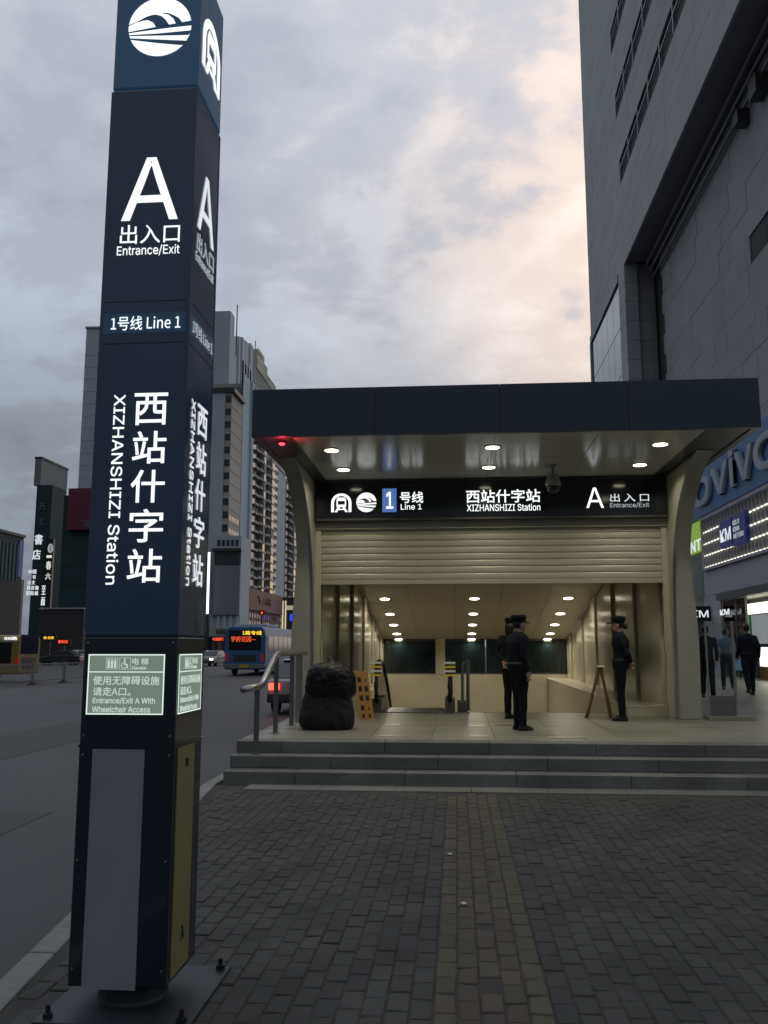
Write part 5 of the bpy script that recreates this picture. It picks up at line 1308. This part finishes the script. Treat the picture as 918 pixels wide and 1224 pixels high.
# cars
M_carp = {k: mat('car_'+k, c, .28, coat=.6, var=.04, scale=2) for k, c in {'silver': (.34, .35, .36), 'dark': (.03, .032, .036), 'white': (.48, .48, .48), 'grey': (.14, .14, .15)}.items()}
def car(label, loc, rz, m, head=False, tail=None, W_=1.78, L_=4.4, group='cars on the road'):
    t = thing('car', label, 'car', loc, group, rz)          # local: rear at -y
    def tumble(b):
        b.v = [(x*(1 if z < .9 else 1-(z-.9)*.30), y, z) for x, y, z in b.v]; return b
    h = W_/2
    low = [(-L_/2, .30), (L_/2-.05, .28), (L_/2, .55), (L_/2-.10, .78), (.95, .95), (-1.60, .98), (-L_/2+.05, .92)]
    obj('body', MB().prism_x(low, -h, h), m, t, local=True, bevel=.07)
    cab = [(1.05, .93), (.25, 1.40), (-.90, 1.45), (-1.85, .96)]
    obj('cabin', tumble(MB().prism_x(cab, -h+.06, h-.06)), M_vglass, t, local=True, bevel=.03)
    obj('roof', tumble(MB().prism_x([(.30, 1.385), (.20, 1.425), (-.88, 1.475), (-1.02, 1.44)], -h+.07, h-.07)), m, t, local=True, bevel=.02)
    for sx in (-1, 1):
        obj('pillar', tumble(MB().prism_x([(1.08, .93), (.30, 1.40), (.18, 1.40), (.93, .93)], sx*(h-.06)-.015, sx*(h-.06)+.015)), m, t, local=True)
        obj('headlight', MB().box(sx*(h-.26)-.17, sx*(h-.26)+.17, L_/2-.10, L_/2+.005, .58, .74), G_head if head else M_paper, t, local=True, bevel=.02)
        obj('taillight', MB().box(sx*(h-.20)-.15, sx*(h-.20)+.15, -L_/2-.012, -L_/2+.12, .66, .84), tail or G_tail_d, t, local=True, bevel=.02)
        obj('mirror', MB().ball((sx*(h+.07), .72, 1.0), .10, .06, .07), m, t, local=True, smooth=True)
    obj('bumper', MB().box(-h+.02, h-.02, -L_/2-.06, -L_/2+.1, .32, .56), M_trim, t, local=True, bevel=.03)
    obj('number_plate', MB().box(-.22, .22, -L_/2-.075, -L_/2-.06, .60, .74), M_paper, t, local=True)
    for yy in (-1.32, 1.36):
        for sx in (-1, 1):
            o = MB(); n = 18; r = .31; x = sx*(h-.10); w = .20
            rg = lambda rr, xx: [(xx, yy + rr*math.cos(2*math.pi*i/n), r + rr*math.sin(2*math.pi*i/n)) for i in range(n)]
            o.add(rg(r*.93, x-w/2) + rg(r, x-w/2+.03) + rg(r, x+w/2-.03) + rg(r*.93, x+w/2), [tuple(range(n)), tuple(range(3*n, 4*n))[::-1]] + [(a*n+i, a*n+(i+1) % n, (a+1)*n+(i+1) % n, (a+1)*n+i)[::-1] for a in range(3) for i in range(n)])
            tw = obj('wheel', o, M_tyre, t, local=True)
            v = rg(r*.6, x+sx*(w/2+.004)); obj('rim', MB().add(v + rg(r*.5, x+sx*(w/2-.01)), [(tuple(range(n, 2*n)) if sx > 0 else tuple(range(n, 2*n))[::-1])] + [((i, (i+1) % n, n+(i+1) % n, n+i) if sx > 0 else (i, n+i, n+(i+1) % n, (i+1) % n)) for i in range(n)]), M_rim, tw, local=True)
    return t
car('silver car with a glowing red tail light just behind the handrail', (-4.28, 26.2, -.15), 0, M_carp['silver'], tail=G_tail)
car('dark car side-on beyond the road barrier, left of the pylon', (aZ(72, 795, -.15).x, aZ(72, 795, -.15).y, -.15), R(96), M_carp['dark'], head=False)
car('white car with lit headlights coming past the maroon billboard', (aZ(88, 792.5, -.15).x, aZ(88, 792.5, -.15).y, -.15), R(170), M_carp['white'], head=True)
car('grey car with bright headlights between the sign pylon and the blue bus', (aZ(254, 796, -.15).x, aZ(254, 796, -.15).y, -.15), R(176), M_carp['grey'], head=True)
# red and yellow light signs over the far kerb
def lightsign(label, px0, px1, py0, py1, Y, body_, m):
    x0, x1, z0, z1 = aY(px0, 700, Y).x, aY(px1, 700, Y).x, aY((px0+px1)/2, py1, Y).z, aY((px0+px1)/2, py0, Y).z
    t = thing('light_sign', label, 'sign', ((x0+x1)/2, Y, -.15), 'small light signs along the road')
    obj('sign_box', MB().box(x0-.2, x1+.2, Y, Y+.3, z0-.15, z1+.15), M_black, t)
    obj('post', MB().box((x0+x1)/2-.1, (x0+x1)/2+.1, Y+.05, Y+.25, -.15, z0-.15), M_trim, t)
    letters(body_, (x0, x1, z0, z1), ((0, Y, 0), (1, 0, 0), (0, 0, 1), (0, -1, 0)), m, t, .01, .02, .02)
lightsign('small yellow lit sign left of the pylon', 56, 68, 760.5, 764, 92, '出 公交', G_led_y)
lightsign('small red lit sign left of the pylon', 73, 85, 765, 769, 90, '便利店', G_led_r)
lightsign('small red lit sign between the pylon and the blue bus', 256, 269, 762, 766, 120, '中国银行', G_led_r)
lightsign('small red star sign on the red-brown block', 312, 315.5, 730, 734.5, 175, '★', G_led_r)
# white pedestrian barriers along the road
M_rail = mat('barrier_white', (.30, .31, .31), .5, var=.1, scale=4)
def barrier(label, p0, p1):
    p0, p1 = Vector(p0), Vector(p1); d = (p1-p0); L_ = d.length; ang = math.atan2(d.y, d.x)
    t = thing('road_barrier', label, 'barrier', p0, 'road barriers', ang)
    for z in (.16, .95): obj('rail', MB().box(.04, L_-.04, -.025, .025, z, z+.06), M_rail, t, local=True)
    for xx in (0, L_): 
        obj('post', MB().box(xx-.045, xx+.045, -.045, .045, .05, 1.05), M_rail, t, local=True); obj('foot', MB().rings([(xx, 0, 0, .30, .22), (xx, 0, .06, .26, .18), (xx, 0, .12, .08, .08)], 14), M_rubber, t, local=True)
    nb = int(L_/.22); bm2 = mesh_of('bar', MB().box(-.012, .012, -.012, .012, .22, .95), M_rail)
    for i in range(1, nb):
        o = bpy.data.objects.new('bar', bm2); link(o, t); o.location = (L_*i/nb, 0, 0)
pts = [(-21.4, 36.2), (-20.9, 38.9), (-20.5, 41.8), (-20.2, 44.6), (-19.9, 47.5), (-19.6, 50.4)]
nmz = ('at the left edge of the picture', 'in front of the yellow bus', 'at the end of the yellow bus', 'just right of the yellow bus', 'behind the left side of the pylon')
for i in range(5): barrier('white railed road barrier %s' % nmz[i], (*pts[i], -.15), (pts[i+1][0]-.03, pts[i+1][1]-.06, -.15))
# scraps of paper on the tactile strip
M_scrap = mat('paper_scrap', (.55, .55, .55), .7, var=.1, scale=30)
for lab, px, py, r_ in (('small white paper scrap on the left edge of the tan strip', 538, 1021, .022), ('paler paper scrap lying on the tan strip nearer the camera', 554, 1080, .026)):
    p = aZ(px, py, .006); q = MB(); rng = random.Random(px)
    ring_ = [(p.x + r_*rng.uniform(.7, 1.1)*math.cos(a), p.y + r_*1.2*rng.uniform(.7, 1.1)*math.sin(a), .007 + rng.uniform(0, .006)) for a in [i*math.pi/4 for i in range(8)]]
    q.add(ring_ + [(p.x, p.y, .016)], [(i, (i+1) % 8, 8) for i in range(8)] + [tuple(range(8))[::-1]])
    solo('paper_scrap', q, M_scrap, lab, 'litter', (p.x, p.y, .006), 'paper scraps on the paving')
bpy.data.scenes.remove(WORK)
